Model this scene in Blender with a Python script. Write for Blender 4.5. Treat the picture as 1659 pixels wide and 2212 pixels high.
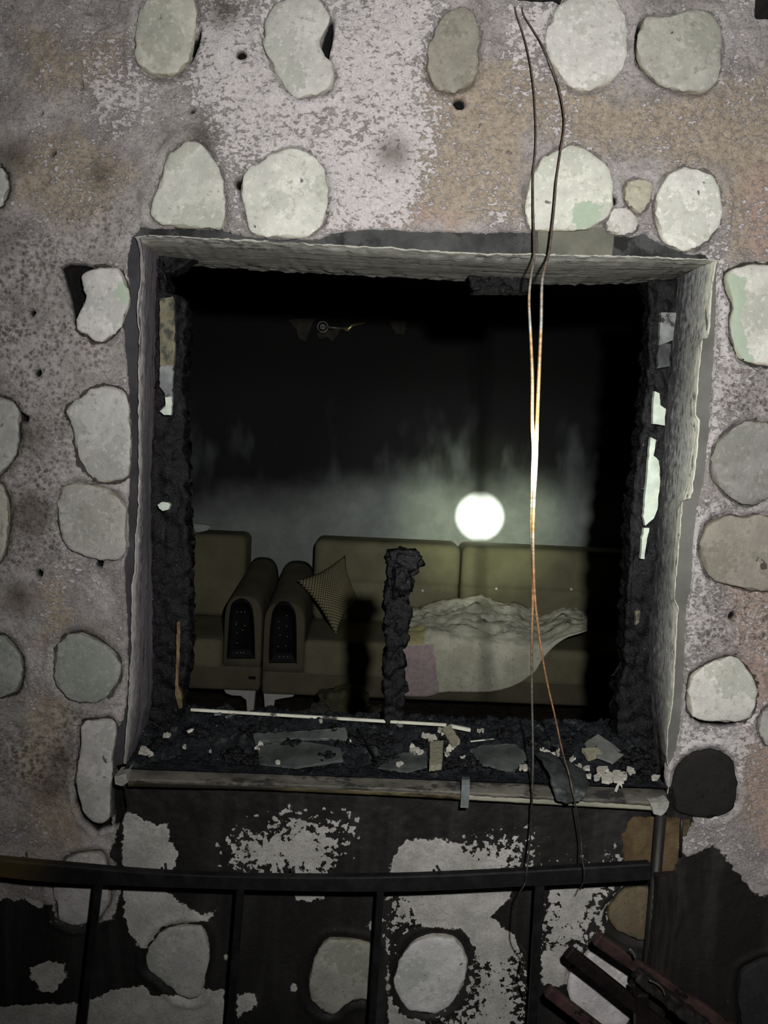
import bpy, bmesh, math, random
import numpy as np
from mathutils import Vector, Matrix, noise as mn

random.seed(7)
scene = bpy.context.scene
for o in list(bpy.data.objects):
    bpy.data.objects.remove(o)
C = scene.collection

# ------------------------------------------------------------------ camera
CAM = Vector((-0.11065615, -1.67857142, 0.77338743))
RGT = Vector((0.99857784, -0.0239174, 0.04764722))
UPV = Vector((-0.04541411, 0.08653223, 0.99521341))
FWD = Vector((0.02792594, 0.99596191, -0.08532298))
FPX = 1661.0
W_PX, H_PX = 1659, 2212
cd = bpy.data.cameras.new('camera')
cam = bpy.data.objects.new('camera', cd)
C.objects.link(cam)
m3 = Matrix((RGT, UPV, -FWD)).transposed()
cam.matrix_world = Matrix.Translation(CAM) @ m3.to_4x4()
cd.sensor_fit = 'VERTICAL'
cd.sensor_height = 36.0
cd.lens = 36.0 * FPX / H_PX
cd.clip_start = 0.01
scene.camera = cam

# ------------------------------------------------------------------ world, exposure
world = bpy.data.worlds.new('night')
scene.world = world
world.use_nodes = True
bgn = world.node_tree.nodes['Background']
bgn.inputs[0].default_value = (0.35, 0.4, 0.5, 1)
bgn.inputs[1].default_value = 0.004
scene.view_settings.view_transform = 'Standard'
scene.view_settings.look = 'None'
scene.view_settings.gamma = 1.0
scene.view_settings.exposure = 0.0
scene.view_settings.use_curve_mapping = False

# ------------------------------------------------------------------ the hand torch: hot core, halo and wide spill
LPOS = Vector((0.055, -1.62, 0.967))
LDIR = Vector((0.12239559, 1.0, -0.12531131)).normalized()


def torch(name, power, angle, blend, color, radius, d=LDIR):
    ld = bpy.data.lights.new(name, 'SPOT')
    ld.energy = power
    ld.spot_size = math.radians(angle)
    ld.spot_blend = blend
    ld.color = color
    ld.shadow_soft_size = radius
    lo = bpy.data.objects.new(name, ld)
    C.objects.link(lo)
    lo.location = LPOS
    lo.rotation_euler = d.to_track_quat('-Z', 'Y').to_euler()
    return lo


torch('torch_core', 9000, 3.35, 0.12, (0.98, 1.0, 0.86), 0.03)
torch('torch_halo', 520, 15.0, 1.0, (0.90, 1.0, 0.66), 0.024)
torch('torch_ring', 120, 29.0, 1.0, (0.97, 1.0, 0.92), 0.024)
torch('torch_spill', 132, 150.0, 0.9, (1.0, 0.985, 0.96), 0.026, (LDIR + Vector((0.26, 0, 0.20))).normalized())


# ------------------------------------------------------------------ helpers
def ray(px, py):
    return FWD + RGT * ((px - W_PX / 2) / FPX) - UPV * ((py - H_PX / 2) / FPX)


def P(px, py, Y=0.0):
    d = ray(px, py)
    return CAM + d * ((Y - CAM.y) / d.y)


def PZ(px, py, z):
    d = ray(px, py)
    return CAM + d * ((z - CAM.z) / d.z)


def PX_(px, py, x):
    d = ray(px, py)
    return CAM + d * ((x - CAM.x) / d.x)


def smoothstep(a, b, x):
    t = np.clip((x - a) / (b - a), 0, 1)
    return t * t * (3 - 2 * t)


def vnoise(x, y, seed=0):
    xi = np.floor(x).astype(np.int64)
    yi = np.floor(y).astype(np.int64)
    fx, fy = x - xi, y - yi
    fx = fx * fx * (3 - 2 * fx)
    fy = fy * fy * (3 - 2 * fy)

    def h(a, b):
        n = (a * 374761393 + b * 668265263 + seed * 1442695041) & 0xffffffff
        n = ((n ^ (n >> 13)) * 1274126177) & 0xffffffff
        return ((n ^ (n >> 16)) & 0xffff) / 65535.0
    return (h(xi, yi) * (1 - fx) + h(xi + 1, yi) * fx) * (1 - fy) + (h(xi, yi + 1) * (1 - fx) + h(xi + 1, yi + 1) * fx) * fy


def fbm(x, y, seed=0, oct=4):
    s, a, t = 0, 0.5, 0
    for i in range(oct):
        s = s + a * vnoise(x * 2 ** i, y * 2 ** i, seed + i * 17)
        t += a
        a *= 0.5
    return s / t - 0.5


def sdf_poly(px, pz, poly):
    """signed distance (negative inside) of points to a closed polygon (list of (x, z))"""
    d = np.full(px.shape, 1e9)
    inside = np.zeros(px.shape, bool)
    n = len(poly)
    for i in range(n):
        ax, az = poly[i]
        bx, bz = poly[(i + 1) % n]
        ex, ez = bx - ax, bz - az
        wx, wz = px - ax, pz - az
        t = np.clip((wx * ex + wz * ez) / (ex * ex + ez * ez + 1e-12), 0, 1)
        d = np.minimum(d, (wx - ex * t) ** 2 + (wz - ez * t) ** 2)
        c = ((az > pz) != (bz > pz)) & (px < (bx - ax) * (pz - az) / ((bz - az) if abs(bz - az) > 1e-12 else 1e-12) + ax)
        inside ^= c
    d = np.sqrt(d)
    return np.where(inside, -d, d)


def catmull(pts, k=6):
    n = len(pts)
    out = []
    for i in range(n):
        p0, p1, p2, p3 = [np.array(pts[(i + j - 1) % n], float) for j in range(4)]
        for s in range(k):
            t = s / k
            out.append(0.5 * ((2 * p1) + (-p0 + p2) * t + (2 * p0 - 5 * p1 + 4 * p2 - p3) * t * t + (-p0 + 3 * p1 - 3 * p2 + p3) * t ** 3))
    return out


def resample(pts, n):
    pts = [np.array(p, float) for p in pts]
    L = [0]
    for a, b in zip(pts, pts[1:]):
        L.append(L[-1] + np.linalg.norm(b - a))
    out = []
    for i in range(n):
        s = L[-1] * i / (n - 1)
        j = min(max(np.searchsorted(L, s) - 1, 0), len(pts) - 2)
        t = (s - L[j]) / max(L[j + 1] - L[j], 1e-9)
        out.append(pts[j] * (1 - t) + pts[j + 1] * t)
    return out


def smooth_path(pts, k=8):
    """open Catmull-Rom"""
    q = [pts[0]] + list(pts) + [pts[-1]]
    out = []
    for i in range(1, len(q) - 2):
        p0, p1, p2, p3 = [np.array(q[i + j - 1], float) for j in range(4)]
        for s in range(k):
            t = s / k
            out.append(0.5 * ((2 * p1) + (-p0 + p2) * t + (2 * p0 - 5 * p1 + 4 * p2 - p3) * t * t + (-p0 + 3 * p1 - 3 * p2 + p3) * t ** 3))
    out.append(np.array(pts[-1], float))
    return out


def obj(name, me, mat=None, parent=None, smooth=True, **props):
    if isinstance(me, bmesh.types.BMesh):
        b = me
        me = bpy.data.meshes.new(name)
        b.normal_update()
        b.to_mesh(me)
        b.free()
    o = bpy.data.objects.new(name, me)
    C.objects.link(o)
    if mat is not None:
        me.materials.append(mat)
    if smooth:
        me.polygons.foreach_set('use_smooth', [True] * len(me.polygons))
    if parent is not None:
        o.parent = parent
        o.matrix_parent_inverse = Matrix.Translation(parent.location).inverted()
    for k, v in props.items():
        o[k] = v
    return o


def mesh_from(name, verts, faces):
    me = bpy.data.meshes.new(name)
    me.from_pydata([tuple(v) for v in verts], [], faces)
    me.update()
    return me


def empty(name, loc, **props):
    o = bpy.data.objects.new(name, None)
    o.location = loc
    o.empty_display_size = 0.05
    C.objects.link(o)
    for k, v in props.items():
        o[k] = v
    return o


def tag(o, label, cat, group=None):
    o['label'] = label
    o['category'] = cat
    if group:
        o['group'] = group
    return o


def setattr_f(me, name, vals):
    a = me.attributes.new(name, 'FLOAT', 'POINT')
    a.data.foreach_set('value', np.asarray(vals, np.float32))


# ---- node helper
class NT:
    def __init__(s, name):
        s.m = bpy.data.materials.new(name)
        s.m.use_nodes = True
        s.t = s.m.node_tree
        s.b = s.t.nodes['Principled BSDF']
        s.co = s.new('ShaderNodeTexCoord').outputs['Object']

    def new(s, k):
        return s.t.nodes.new(k)

    def put(s, sock, v):
        if isinstance(v, bpy.types.NodeSocket):
            s.t.links.new(v, sock)
        elif isinstance(v, (tuple, list)) and len(v) == 3 and sock.type == 'RGBA':
            sock.default_value = (*v, 1)
        else:
            sock.default_value = v

    def math(s, op, a, b=0.0, c=None, clamp=False):
        n = s.new('ShaderNodeMath')
        n.operation = op
        n.use_clamp = clamp
        s.put(n.inputs[0], a)
        s.put(n.inputs[1], b)
        if c is not None:
            s.put(n.inputs[2], c)
        return n.outputs[0]

    def add(s, a, b): return s.math('ADD', a, b)
    def sub(s, a, b): return s.math('SUBTRACT', a, b)
    def mul(s, a, b): return s.math('MULTIPLY', a, b)

    def step(s, x, a, b, lo=0.0, hi=1.0):
        n = s.new('ShaderNodeMapRange')
        n.interpolation_type = 'SMOOTHSTEP'
        s.put(n.inputs[0], x)
        for i, v in zip((1, 2, 3, 4), (a, b, lo, hi)):
            s.put(n.inputs[i], v)
        return n.outputs[0]

    def scaled(s, sc, co=None):
        n = s.new('ShaderNodeMapping')
        s.put(n.inputs[0], co or s.co)
        n.inputs['Scale'].default_value = sc
        return n.outputs[0]

    def noise(s, scale, detail=4, rough=0.55, co=None, dist=0.0, off=None):
        n = s.new('ShaderNodeTexNoise')
        v = co or s.co
        if off is not None:
            q = s.new('ShaderNodeVectorMath')
            q.operation = 'ADD'
            s.put(q.inputs[0], v)
            s.put(q.inputs[1], off)
            v = q.outputs[0]
        s.put(n.inputs['Vector'], v)
        n.inputs['Scale'].default_value = scale
        n.inputs['Detail'].default_value = detail
        n.inputs['Roughness'].default_value = rough
        n.inputs['Distortion'].default_value = dist
        return n.outputs[0]

    def voro(s, scale, co=None, feature='F1', rnd=1.0):
        n = s.new('ShaderNodeTexVoronoi')
        n.feature = feature
        s.put(n.inputs['Vector'], co or s.co)
        n.inputs['Scale'].default_value = scale
        n.inputs['Randomness'].default_value = rnd
        return n.outputs['Distance']

    def attr(s, name):
        n = s.new('ShaderNodeAttribute')
        n.attribute_name = name
        return n.outputs['Fac']

    def mix(s, f, a, b, mode='MIX'):
        n = s.new('ShaderNodeMix')
        n.data_type = 'RGBA'
        n.blend_type = mode
        s.put(n.inputs[0], f)
        s.put(n.inputs[6], a)
        s.put(n.inputs[7], b)
        return n.outputs[2]

    def scale_col(s, c, f):
        n = s.new('ShaderNodeVectorMath')
        n.operation = 'SCALE'
        s.put(n.inputs[0], c)
        s.put(n.inputs['Scale'], f)
        return n.outputs[0]

    def bump(s, h, strength=0.5, dist=0.01):
        n = s.new('ShaderNodeBump')
        n.inputs['Strength'].default_value = strength
        n.inputs['Distance'].default_value = dist
        s.put(n.inputs['Height'], h)
        s.put(s.b.inputs['Normal'], n.outputs[0])

    def out(s, col=None, rough=None, metal=None, spec=None):
        for k, v in (('Base Color', col), ('Roughness', rough), ('Metallic', metal), ('Specular IOR Level', spec)):
            if v is not None:
                s.put(s.b.inputs[k], v)
        return s.m


def simple_mat(name, col, rough=0.8, var=0.35, scale=30, bump=0.3, bscale=150, metal=0.0, spec=0.3, bdist=0.004, stretch=None, dark=None, dthr=0.55):
    n = NT(name)
    co = n.scaled(stretch) if stretch else n.co
    a = n.noise(scale, 5, 0.6, co)
    c = n.scale_col(col, n.step(a, 0.25, 0.75, 1 - var, 1 + var))
    if dark is not None:
        c = n.mix(n.step(n.noise(scale * 0.7, 6, 0.65, co, off=(3, 7, 1)), dthr, dthr + 0.08), c, dark)
    if bump:
        n.bump(n.add(n.noise(bscale, 5, 0.65, co), n.mul(a, 0.5)), bump, bdist)
    return n.out(c, rough, metal, spec)


# ================================================================== STRUCTURE
# ---- outlines of the opening on the photograph, projected on the wall plane
plaster_left = [(280, 508), (275, 536), (270, 578), (274, 607), (279, 637), (272, 670), (263, 704), (265, 745), (269, 788), (275, 845), (280, 900), (284, 957), (276, 1041), (272, 1097), (275, 1179), (265, 1212), (267, 1278), (271, 1333), (273, 1443), (271, 1498), (264, 1549), (249, 1589), (243, 1662)]
plaster_top = [(280, 508), (300, 487), (345, 490), (400, 490), (485, 495), (505, 502), (550, 510), (600, 514), (690, 513), (715, 500), (760, 495), (830, 492), (900, 497), (960, 497), (1050, 500), (1150, 497), (1210, 494), (1310, 488), (1316, 502), (1365, 510), (1395, 500), (1425, 520), (1485, 545), (1520, 545), (1557, 566)]
plaster_right = [(1557, 566), (1554, 592), (1552, 704), (1544, 816), (1538, 928), (1530, 1012), (1524, 1049), (1512, 1088), (1505, 1150), (1501, 1241), (1487, 1333), (1483, 1443), (1476, 1560), (1467, 1626), (1447, 1662), (1445, 1700)]
hole_bottom = [(1443, 1738), (846, 1708), (248, 1690)]
lip_left = [(294, 511), (304, 550), (303, 620), (296, 654), (301, 718), (299, 816), (299, 929), (300, 1041), (297, 1083), (300, 1090), (293, 1150), (291, 1230), (284, 1267), (284, 1370), (280, 1479), (275, 1553), (267, 1650)]
rev_left = [(336, 545), (333, 600), (332, 648), (331, 760), (328, 900), (321, 1041), (322, 1113), (324, 1260), (326, 1370), (324, 1516), (309, 1589), (287, 1650)]
lip_right = [(1549, 562), (1538, 620), (1534, 704), (1531, 728), (1518, 734), (1509, 816), (1503, 895), (1512, 908), (1506, 984), (1494, 1075), (1475, 1081), (1468, 1168), (1457, 1296), (1466, 1312), (1461, 1388), (1456, 1479), (1454, 1520), (1443, 1582), (1441, 1641), (1447, 1662), (1443, 1715)]
rev_right = [(1470, 596), (1465, 676), (1454, 816), (1440, 956), (1430, 1097), (1428, 1113), (1424, 1223), (1410, 1333), (1406, 1443), (1417, 1571), (1424, 1644), (1430, 1690)]
lip_top = [(290, 512), (345, 508), (520, 518), (700, 528), (850, 536), (1000, 546), (1160, 549), (1330, 553), (1450, 556), (1549, 562)]
rev_top = [(334, 556), (385, 563), (600, 577), (900, 592), (1160, 606), (1300, 606), (1400, 602), (1474, 598)]


def XZ(pts, Y=0.0):
    return [(lambda v: (v.x, v.z))(P(a, b, Y)) for a, b in pts]


# ---- stones: outline in photo pixels, base colour, crack strength, label
CREAM = (0.62, 0.62, 0.52)
STONES = [
    ([(305, 20), (297, 50), (292, 100), (300, 140), (320, 157), (350, 165), (385, 155), (410, 125), (418, 95), (422, 60), (425, 15), (415, -5), (360, -12), (320, -2)], (0.50, 0.49, 0.40), 0.35, 'cream round stone with a black chip on its right edge, top left of the wall'),
    ([(600, 5), (575, 45), (570, 90), (580, 125), (600, 165), (620, 195), (645, 210), (680, 205), (710, 195), (722, 165), (715, 135), (700, 120), (692, 97), (700, 70), (712, 45), (705, 20), (685, 0), (640, -7)], (0.52, 0.51, 0.46), 0.5, 'bean-shaped cream stone with a black crescent gap at its right'),
    ([(955, 40), (932, 85), (922, 125), (925, 165), (945, 192), (975, 200), (1000, 192), (1022, 175), (1030, 150), (1035, 75), (1022, 30), (995, 15), (972, 22)], (0.28, 0.26, 0.20), 0.45, 'narrow olive-brown upright stone above a round dark hole'),
    ([(1210, 10), (1187, 55), (1180, 95), (1190, 130), (1210, 165), (1245, 192), (1280, 194), (1320, 175), (1345, 145), (1357, 95), (1352, 45), (1335, 5), (1305, -10), (1250, -10)], (0.62, 0.60, 0.55), 0.25, 'large white oval stone touched by the right wire near the top of the wall'),
    ([(1395, 40), (1378, 85), (1378, 125), (1395, 155), (1415, 175), (1455, 192), (1515, 200), (1545, 180), (1557, 140), (1560, 80), (1545, 40), (1515, 24), (1475, 24), (1440, 35)], (0.42, 0.41, 0.34), 0.5, 'squarish tan-grey stone right of the large white oval one, top right'),
    ([(380, 320), (355, 360), (340, 405), (328, 440), (332, 475), (360, 487), (400, 492), (450, 492), (482, 492), (487, 450), (482, 400), (470, 360), (450, 325), (420, 305)], (0.54, 0.54, 0.46), 0.45, 'bell-shaped cream stone with a flat base resting on the window lintel'),
    ([(545, 360), (522, 395), (522, 430), (532, 470), (550, 505), (600, 512), (655, 512), (690, 490), (707, 450), (707, 400), (695, 360), (665, 330), (630, 318), (585, 335)], (0.60, 0.60, 0.52), 0.5, 'broad round cream stone on the lintel, second from the left above the window'),
    ([(1175, 340), (1150, 375), (1137, 420), (1137, 460), (1150, 495), (1210, 497), (1260, 495), (1300, 480), (1322, 450), (1322, 400), (1310, 360), (1280, 330), (1245, 315), (1210, 320)], (0.64, 0.65, 0.54), 0.4, 'large pale round stone behind the two hanging wires, green smear at its base'),
    ([(1355, 395), (1350, 420), (1360, 445), (1380, 460), (1400, 440), (1408, 410), (1405, 392), (1375, 387)], (0.45, 0.43, 0.30), 0.6, 'small tan heart-shaped stone wedged between larger ones'),
    ([(1320, 455), (1312, 495), (1330, 505), (1360, 505), (1375, 490), (1370, 465), (1350, 450)], (0.58, 0.55, 0.50), 0.6, 'small white blocky stone under the heart-shaped one above the lintel'),
    ([(1445, 375), (1425, 405), (1416, 450), (1422, 490), (1435, 520), (1465, 535), (1485, 542), (1520, 525), (1550, 490), (1559, 445), (1550, 400), (1525, 372), (1485, 362)], (0.70, 0.69, 0.61), 0.6, 'bright white egg-shaped stone at the upper right corner of the window'),
    ([(207, 578), (182, 592), (177, 612), (185, 637), (179, 659), (168, 685), (170, 713), (191, 727), (213, 739), (238, 727), (261, 704), (269, 682), (279, 654), (276, 626), (264, 592), (250, 580)], (0.56, 0.54, 0.51), 0.9, 'whitish stone with a green right edge beside a ragged black hole'),
    ([(143, 886), (168, 864), (196, 842), (224, 833), (261, 842), (276, 864), (280, 900), (283, 942), (281, 999), (275, 1029), (247, 1041), (213, 1041), (191, 1021), (171, 996), (163, 957), (154, 917)], (0.45, 0.445, 0.41), 0.9, 'tall wedge-shaped grey stone left of the window, black crack down its left side'),
    ([(146, 1047), (128, 1073), (124, 1113), (135, 1161), (157, 1190), (194, 1205), (238, 1210), (264, 1201), (274, 1175), (273, 1132), (271, 1091), (253, 1069), (216, 1051), (179, 1044)], (0.40, 0.385, 0.34), 0.35, 'mottled grey stone directly under the tall wedge-shaped one'),
    ([(146, 1373), (123, 1399), (117, 1439), (124, 1479), (143, 1505), (172, 1516), (205, 1516), (234, 1501), (253, 1476), (260, 1446), (253, 1417), (227, 1395), (198, 1377), (172, 1368)], (0.31, 0.33, 0.29), 0.8, 'round grey-green sooty stone left of the lower part of the window'),
    ([(176, 1567), (198, 1556), (242, 1556), (251, 1582), (245, 1626), (243, 1670), (238, 1717), (236, 1769), (211, 1780), (183, 1758), (168, 1710), (165, 1681), (168, 1648), (176, 1604)], (0.46, 0.45, 0.43), 0.9, 'long narrow pale stone with a ragged black pocket below, beside the sill end'),
    ([(-30, 855), (0, 858), (28, 870), (41, 892), (41, 934), (34, 979), (6, 1021), (-20, 1025), (-50, 940)], (0.36, 0.36, 0.33), 0.9, 'grey stone cut by the left edge, level with the wedge-shaped stone'),
    ([(-30, 1040), (0, 1045), (10, 1060), (18, 1095), (16, 1150), (5, 1205), (-20, 1212), (-45, 1120)], (0.40, 0.38, 0.31), 0.8, 'tan sliver of stone at the left edge under the grey one'),
    ([(-50, 1375), (0, 1373), (18, 1381), (40, 1410), (48, 1443), (40, 1487), (18, 1501), (-40, 1507), (-65, 1440)], (0.30, 0.32, 0.29), 0.9, 'grey-green stone cut by the left edge, level with the round sooty stone'),
    ([(-40, 360), (5, 365), (15, 385), (18, 405), (10, 430), (0, 445), (-35, 440)], (0.5, 0.49, 0.46), 0.9, 'pale sliver of stone at the left edge near the top of the window'),
    ([(1569, 592), (1608, 575), (1659, 570), (1720, 575), (1745, 680), (1720, 785), (1659, 788), (1614, 783), (1594, 766), (1580, 732), (1577, 699), (1582, 662), (1570, 629)], (0.62, 0.61, 0.53), 0.9, 'large white stone with green left rim right of the window top'),
    ([(1540, 985), (1552, 954), (1580, 926), (1617, 909), (1659, 917), (1700, 930), (1720, 1000), (1700, 1060), (1659, 1077), (1631, 1089), (1603, 1089), (1575, 1069), (1552, 1049), (1540, 1024)], (0.29, 0.28, 0.25), 0.7, 'round grey-brown stone right of the window, upper of two cut by the right edge'),
    ([(1520, 1150), (1538, 1126), (1575, 1113), (1604, 1119), (1630, 1112), (1659, 1117), (1700, 1130), (1712, 1200), (1690, 1268), (1659, 1278), (1622, 1274), (1578, 1263), (1538, 1249), (1518, 1216), (1513, 1183)], (0.30, 0.27, 0.21), 0.7, 'wide rough brown stone directly below the round grey-brown one'),
    ([(1494, 1461), (1520, 1439), (1556, 1425), (1582, 1419), (1604, 1432), (1626, 1461), (1635, 1502), (1626, 1540), (1600, 1558), (1556, 1558), (1516, 1554), (1492, 1542), (1486, 1509)], (0.60, 0.59, 0.52), 0.9, 'clean white rounded stone with a black joint under it, lower right of the window'),
    ([(1639, 1565), (1643, 1590), (1660, 1610), (1700, 1620), (1722, 1560), (1690, 1530), (1655, 1535)], (0.36, 0.34, 0.31), 0.7, 'grey stone sliver at the right edge beside the clean white stone'),
    ([(1476, 1641), (1505, 1624), (1538, 1619), (1564, 1628), (1584, 1643), (1587, 1670), (1593, 1703), (1587, 1736), (1565, 1759), (1527, 1765), (1490, 1759), (1459, 1748), (1452, 1717), (1459, 1670)], (0.016, 0.015, 0.014), 0.5, 'soot-black stone at the right end of the window sill'),
    ([(135, 1870), (155, 1849), (200, 1842), (225, 1852), (237, 1920), (233, 1950), (213, 1983), (165, 1998), (127, 1983), (122, 1950), (116, 1910)], (0.44, 0.41, 0.40), 0.7, 'pinkish pale stone behind the left end of the railing'),
    ([(345, 2017), (322, 2050), (317, 2090), (340, 2110), (370, 2135), (390, 2153), (430, 2153), (442, 2115), (451, 2065), (449, 2030), (435, 2004), (405, 2000), (370, 2004)], (0.40, 0.395, 0.375), 0.7, 'grey mushroom-shaped stone under the railing, between its first two bars'),
    ([(705, 2032), (685, 2060), (670, 2100), (667, 2130), (677, 2165), (700, 2188), (725, 2188), (750, 2168), (780, 2158), (802, 2156), (812, 2100), (814, 2050), (780, 2034), (735, 2029)], (0.30, 0.295, 0.235), 0.6, 'olive-grey stone hanging low beside the third railing bar'),
    ([(870, 2065), (895, 2035), (930, 2021), (975, 2024), (998, 2042), (1008, 2075), (1006, 2110), (992, 2142), (968, 2173), (930, 2190), (890, 2183), (862, 2155), (852, 2120), (860, 2090)], (0.56, 0.56, 0.55), 0.95, 'large round pale stone with a black ring, under the middle of the railing'),
    ([(1230, 2105), (1250, 2080), (1280, 2050), (1320, 2060), (1355, 2090), (1370, 2130), (1365, 2190), (1330, 2230), (1270, 2220), (1232, 2160)], (0.58, 0.54, 0.55), 0.6, 'pinkish white stone seen between the fallen slats, bottom right'),
    ([(1322, 1950), (1312, 1980), (1335, 2010), (1370, 2027), (1405, 2030), (1440, 2010), (1450, 1960), (1412, 1922), (1360, 1918)], (0.13, 0.105, 0.065), 0.6, 'brown varnished stone left of the charred board, under the railing end'),
    ([(1600, 2105), (1625, 2083), (1659, 2069), (1700, 2070), (1722, 2150), (1690, 2232), (1620, 2242), (1598, 2180)], (0.022, 0.021, 0.024), 0.3, 'black stone with a pale rim at the bottom right corner'),
]

print('wall grid')
# ---- exterior wall: fine grid with attributes
fx = np.arange(-1.0, 1.0001, 0.004)
fz = np.arange(-0.70, 1.84, 0.004)
gx = np.concatenate([[-2.8, -2.2, -1.8, -1.5, -1.3, -1.15, -1.06], fx, [1.06, 1.15, 1.3, 1.5, 1.8, 2.2, 2.8]])
gz = np.concatenate([[-1.0, -0.85, -0.76], fz, [1.9, 2.0, 2.2]])
nx, nz = len(gx), len(gz)
X, Z = [a.ravel() for a in np.meshgrid(gx, gz)]
Y = np.zeros_like(X)

# ragged opening polygon
hole_px = plaster_top + plaster_right[1:] + hole_bottom + plaster_left[::-1][:-1]
hole = [np.array(p) for p in XZ(hole_px)]
rag = []
rng = random.Random(3)
for a, b in zip(hole, hole[1:] + hole[:1]):
    L = np.linalg.norm(b - a)
    k = max(1, int(L / 0.009))
    for i in range(k):
        q = a + (b - a) * i / k
        n = np.array([-(b - a)[1], (b - a)[0]]) / max(L, 1e-6)
        amp = 0.0016 if q[1] > 0.05 else 0
        rag.append(q + n * rng.uniform(-1, 1) * amp)
dh = np.full(X.shape, 1e3)
box = (np.abs(X) < 0.75) & (Z > -0.1) & (Z < 1.32)
dh[box] = sdf_poly(X[box], Z[box], rag)
# snap vertices close to the outline on it
h = 1e-4
near = np.abs(dh) < 0.0021
g1 = sdf_poly(X[near] + h, Z[near], rag)
g2 = sdf_poly(X[near], Z[near] + h, rag)
gxn, gzn = (g1 - dh[near]) / h, (g2 - dh[near]) / h
X[near] -= gxn * dh[near]
Z[near] -= gzn * dh[near]

# stones
ds = np.full(X.shape, 1.0)
ck = np.zeros(X.shape)
stone_polys = []
for px, colr, cks, lab in STONES:
    poly = catmull([np.array(p) for p in XZ(px)], 5)
    stone_polys.append(poly)
    a = np.array(poly)
    m = (X > a[:, 0].min() - .06) & (X < a[:, 0].max() + .06) & (Z > a[:, 1].min() - .06) & (Z < a[:, 1].max() + .06)
    d = sdf_poly(X[m], Z[m], poly)
    old = ds[m]
    c = ck[m]
    c[d < old] = cks
    ck[m] = c
    ds[m] = np.minimum(old, d)


def field(polys, Yp=0.0, sm=0):
    d = np.full(X.shape, 1.0)
    for p in polys:
        q = XZ(p)
        if sm:
            q = catmull([np.array(v) for v in q], sm)
        a = np.array(q)
        m = (X > a[:, 0].min() - .12) & (X < a[:, 0].max() + .12) & (Z > a[:, 1].min() - .12) & (Z < a[:, 1].max() + .12)
        d[m] = np.minimum(d[m], sdf_poly(X[m], Z[m], q))
    return d


def circ(cx, cy, r, n=10):
    return [(cx + r * math.cos(2 * math.pi * i / n), cy + r * math.sin(2 * math.pi * i / n)) for i in range(n)]


# black holes, gaps and pockets that go into the wall
holes = [
    [(404, 78), (412, 70), (420, 72), (428, 55), (432, 62), (428, 92), (420, 112), (412, 128), (408, 120), (412, 108), (403, 100)],
    [(712, 32), (718, 38), (720, 70), (716, 95), (708, 125), (698, 118), (692, 100), (698, 72)],
    [(129, 576), (146, 567), (180, 569), (195, 574), (205, 578), (182, 594), (178, 615), (186, 637), (180, 660), (168, 690), (157, 699), (146, 637), (136, 602)],
    [(160, 1695), (166, 1715), (183, 1760), (210, 1783), (236, 1772), (240, 1790), (215, 1796), (205, 1803), (175, 1775), (160, 1740)],
    [(168, 1575), (176, 1570), (172, 1620), (166, 1640)],
    [(1495, 1553), (1516, 1558), (1556, 1562), (1600, 1562), (1592, 1571), (1560, 1572), (1520, 1568)],
    [(1372, 80), (1382, 48), (1392, 44), (1380, 85), (1385, 150), (1375, 140)],
    [(40, 890), (62, 902), (58, 912), (40, 908)],
    [(240, 1700), (262, 1700), (270, 1745), (262, 1775), (244, 1792), (240, 1740)],
    circ(520, 115, 11), circ(993, 220, 13), circ(518, 395, 11), circ(1327, 430, 10), circ(82, 1240, 8), circ(211, 1220, 8),
    circ(1585, 1332, 9), circ(1625, 587, 9), circ(66, 675, 7), circ(78, 805, 8), circ(112, 330, 6), circ(413, 235, 6), circ(172, 186, 4), circ(85, 243, 4),
]
dhole = field(holes)
# raised pale plaster lip round the upper stones, groove along every stone
rough = fbm(X * 55, Z * 55, 5, 4) * 0.006 + fbm(X * 9, Z * 9, 11, 3) * 0.012
Y += rough * smoothstep(-0.3, 0.3, Z + 0.1) + 0.3 * rough
Y += 0.007 * np.exp(-(ds / 0.006) ** 2)
Y -= 0.0035 * np.exp(-((ds - 0.018) / 0.008) ** 2)
Y = np.where(ds < -0.004, 0.016, Y)
Y += 0.035 * smoothstep(0.004, -0.004, dhole)
Y[dh < 0.004] = np.minimum(Y[dh < 0.004], 0.003)

# paint, plaster and soot maps (real stains with a shape of their own)
T_poly = [
    [(900, 150), (1120, 110), (1180, 170), (1360, 210), (1659, 150), (1800, 200), (1800, 560), (1580, 560), (1560, 470), (1560, 380), (1330, 330), (1140, 300), (1120, 490), (830, 490), (880, 350)],
    [(30, 330), (150, 260), (250, 330), (300, 380), (220, 470), (150, 500), (30, 440)],
    [(40, 1500), (150, 1500), (155, 1700), (190, 1830), (60, 1830), (40, 1650)],
    [(85, 1230), (150, 1230), (160, 1330), (120, 1400), (70, 1400)],
    [(30, 60), (270, 90), (290, 170), (200, 200), (60, 190)],
    [(1560, 1270), (1720, 1280), (1720, 1500), (1640, 1490), (1600, 1400)],
    [(1600, 1600), (1720, 1600), (1720, 1850), (1640, 1820), (1600, 1750)],
    [(740, 100), (800, 100), (800, 160), (750, 160)],
]
dtan = field(T_poly)
pink = field([[(1560, 1230), (1760, 1230), (1760, 1880), (1640, 1840), (1600, 1700), (1590, 1450)], [(700, 440), (830, 470), (930, 440), (990, 470), (980, 490), (720, 490)], [(1600, 380), (1760, 300), (1760, 560), (1620, 560)]])
white = field([[(430, 60), (560, 30), (760, 0), (930, 0), (910, 250), (880, 480), (720, 490), (500, 300), (430, 200)], [(200, 180), (300, 180), (300, 260), (220, 260)], [(1120, 20), (1190, 30), (1180, 100), (1130, 90)], [(1480, 1580), (1640, 1560), (1600, 1640), (1480, 1620)], [(1490, 1100), (1560, 1110), (1520, 1330), (1490, 1420)], [(1540, 560), (1570, 620), (1600, 800), (1540, 960)]])
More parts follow.
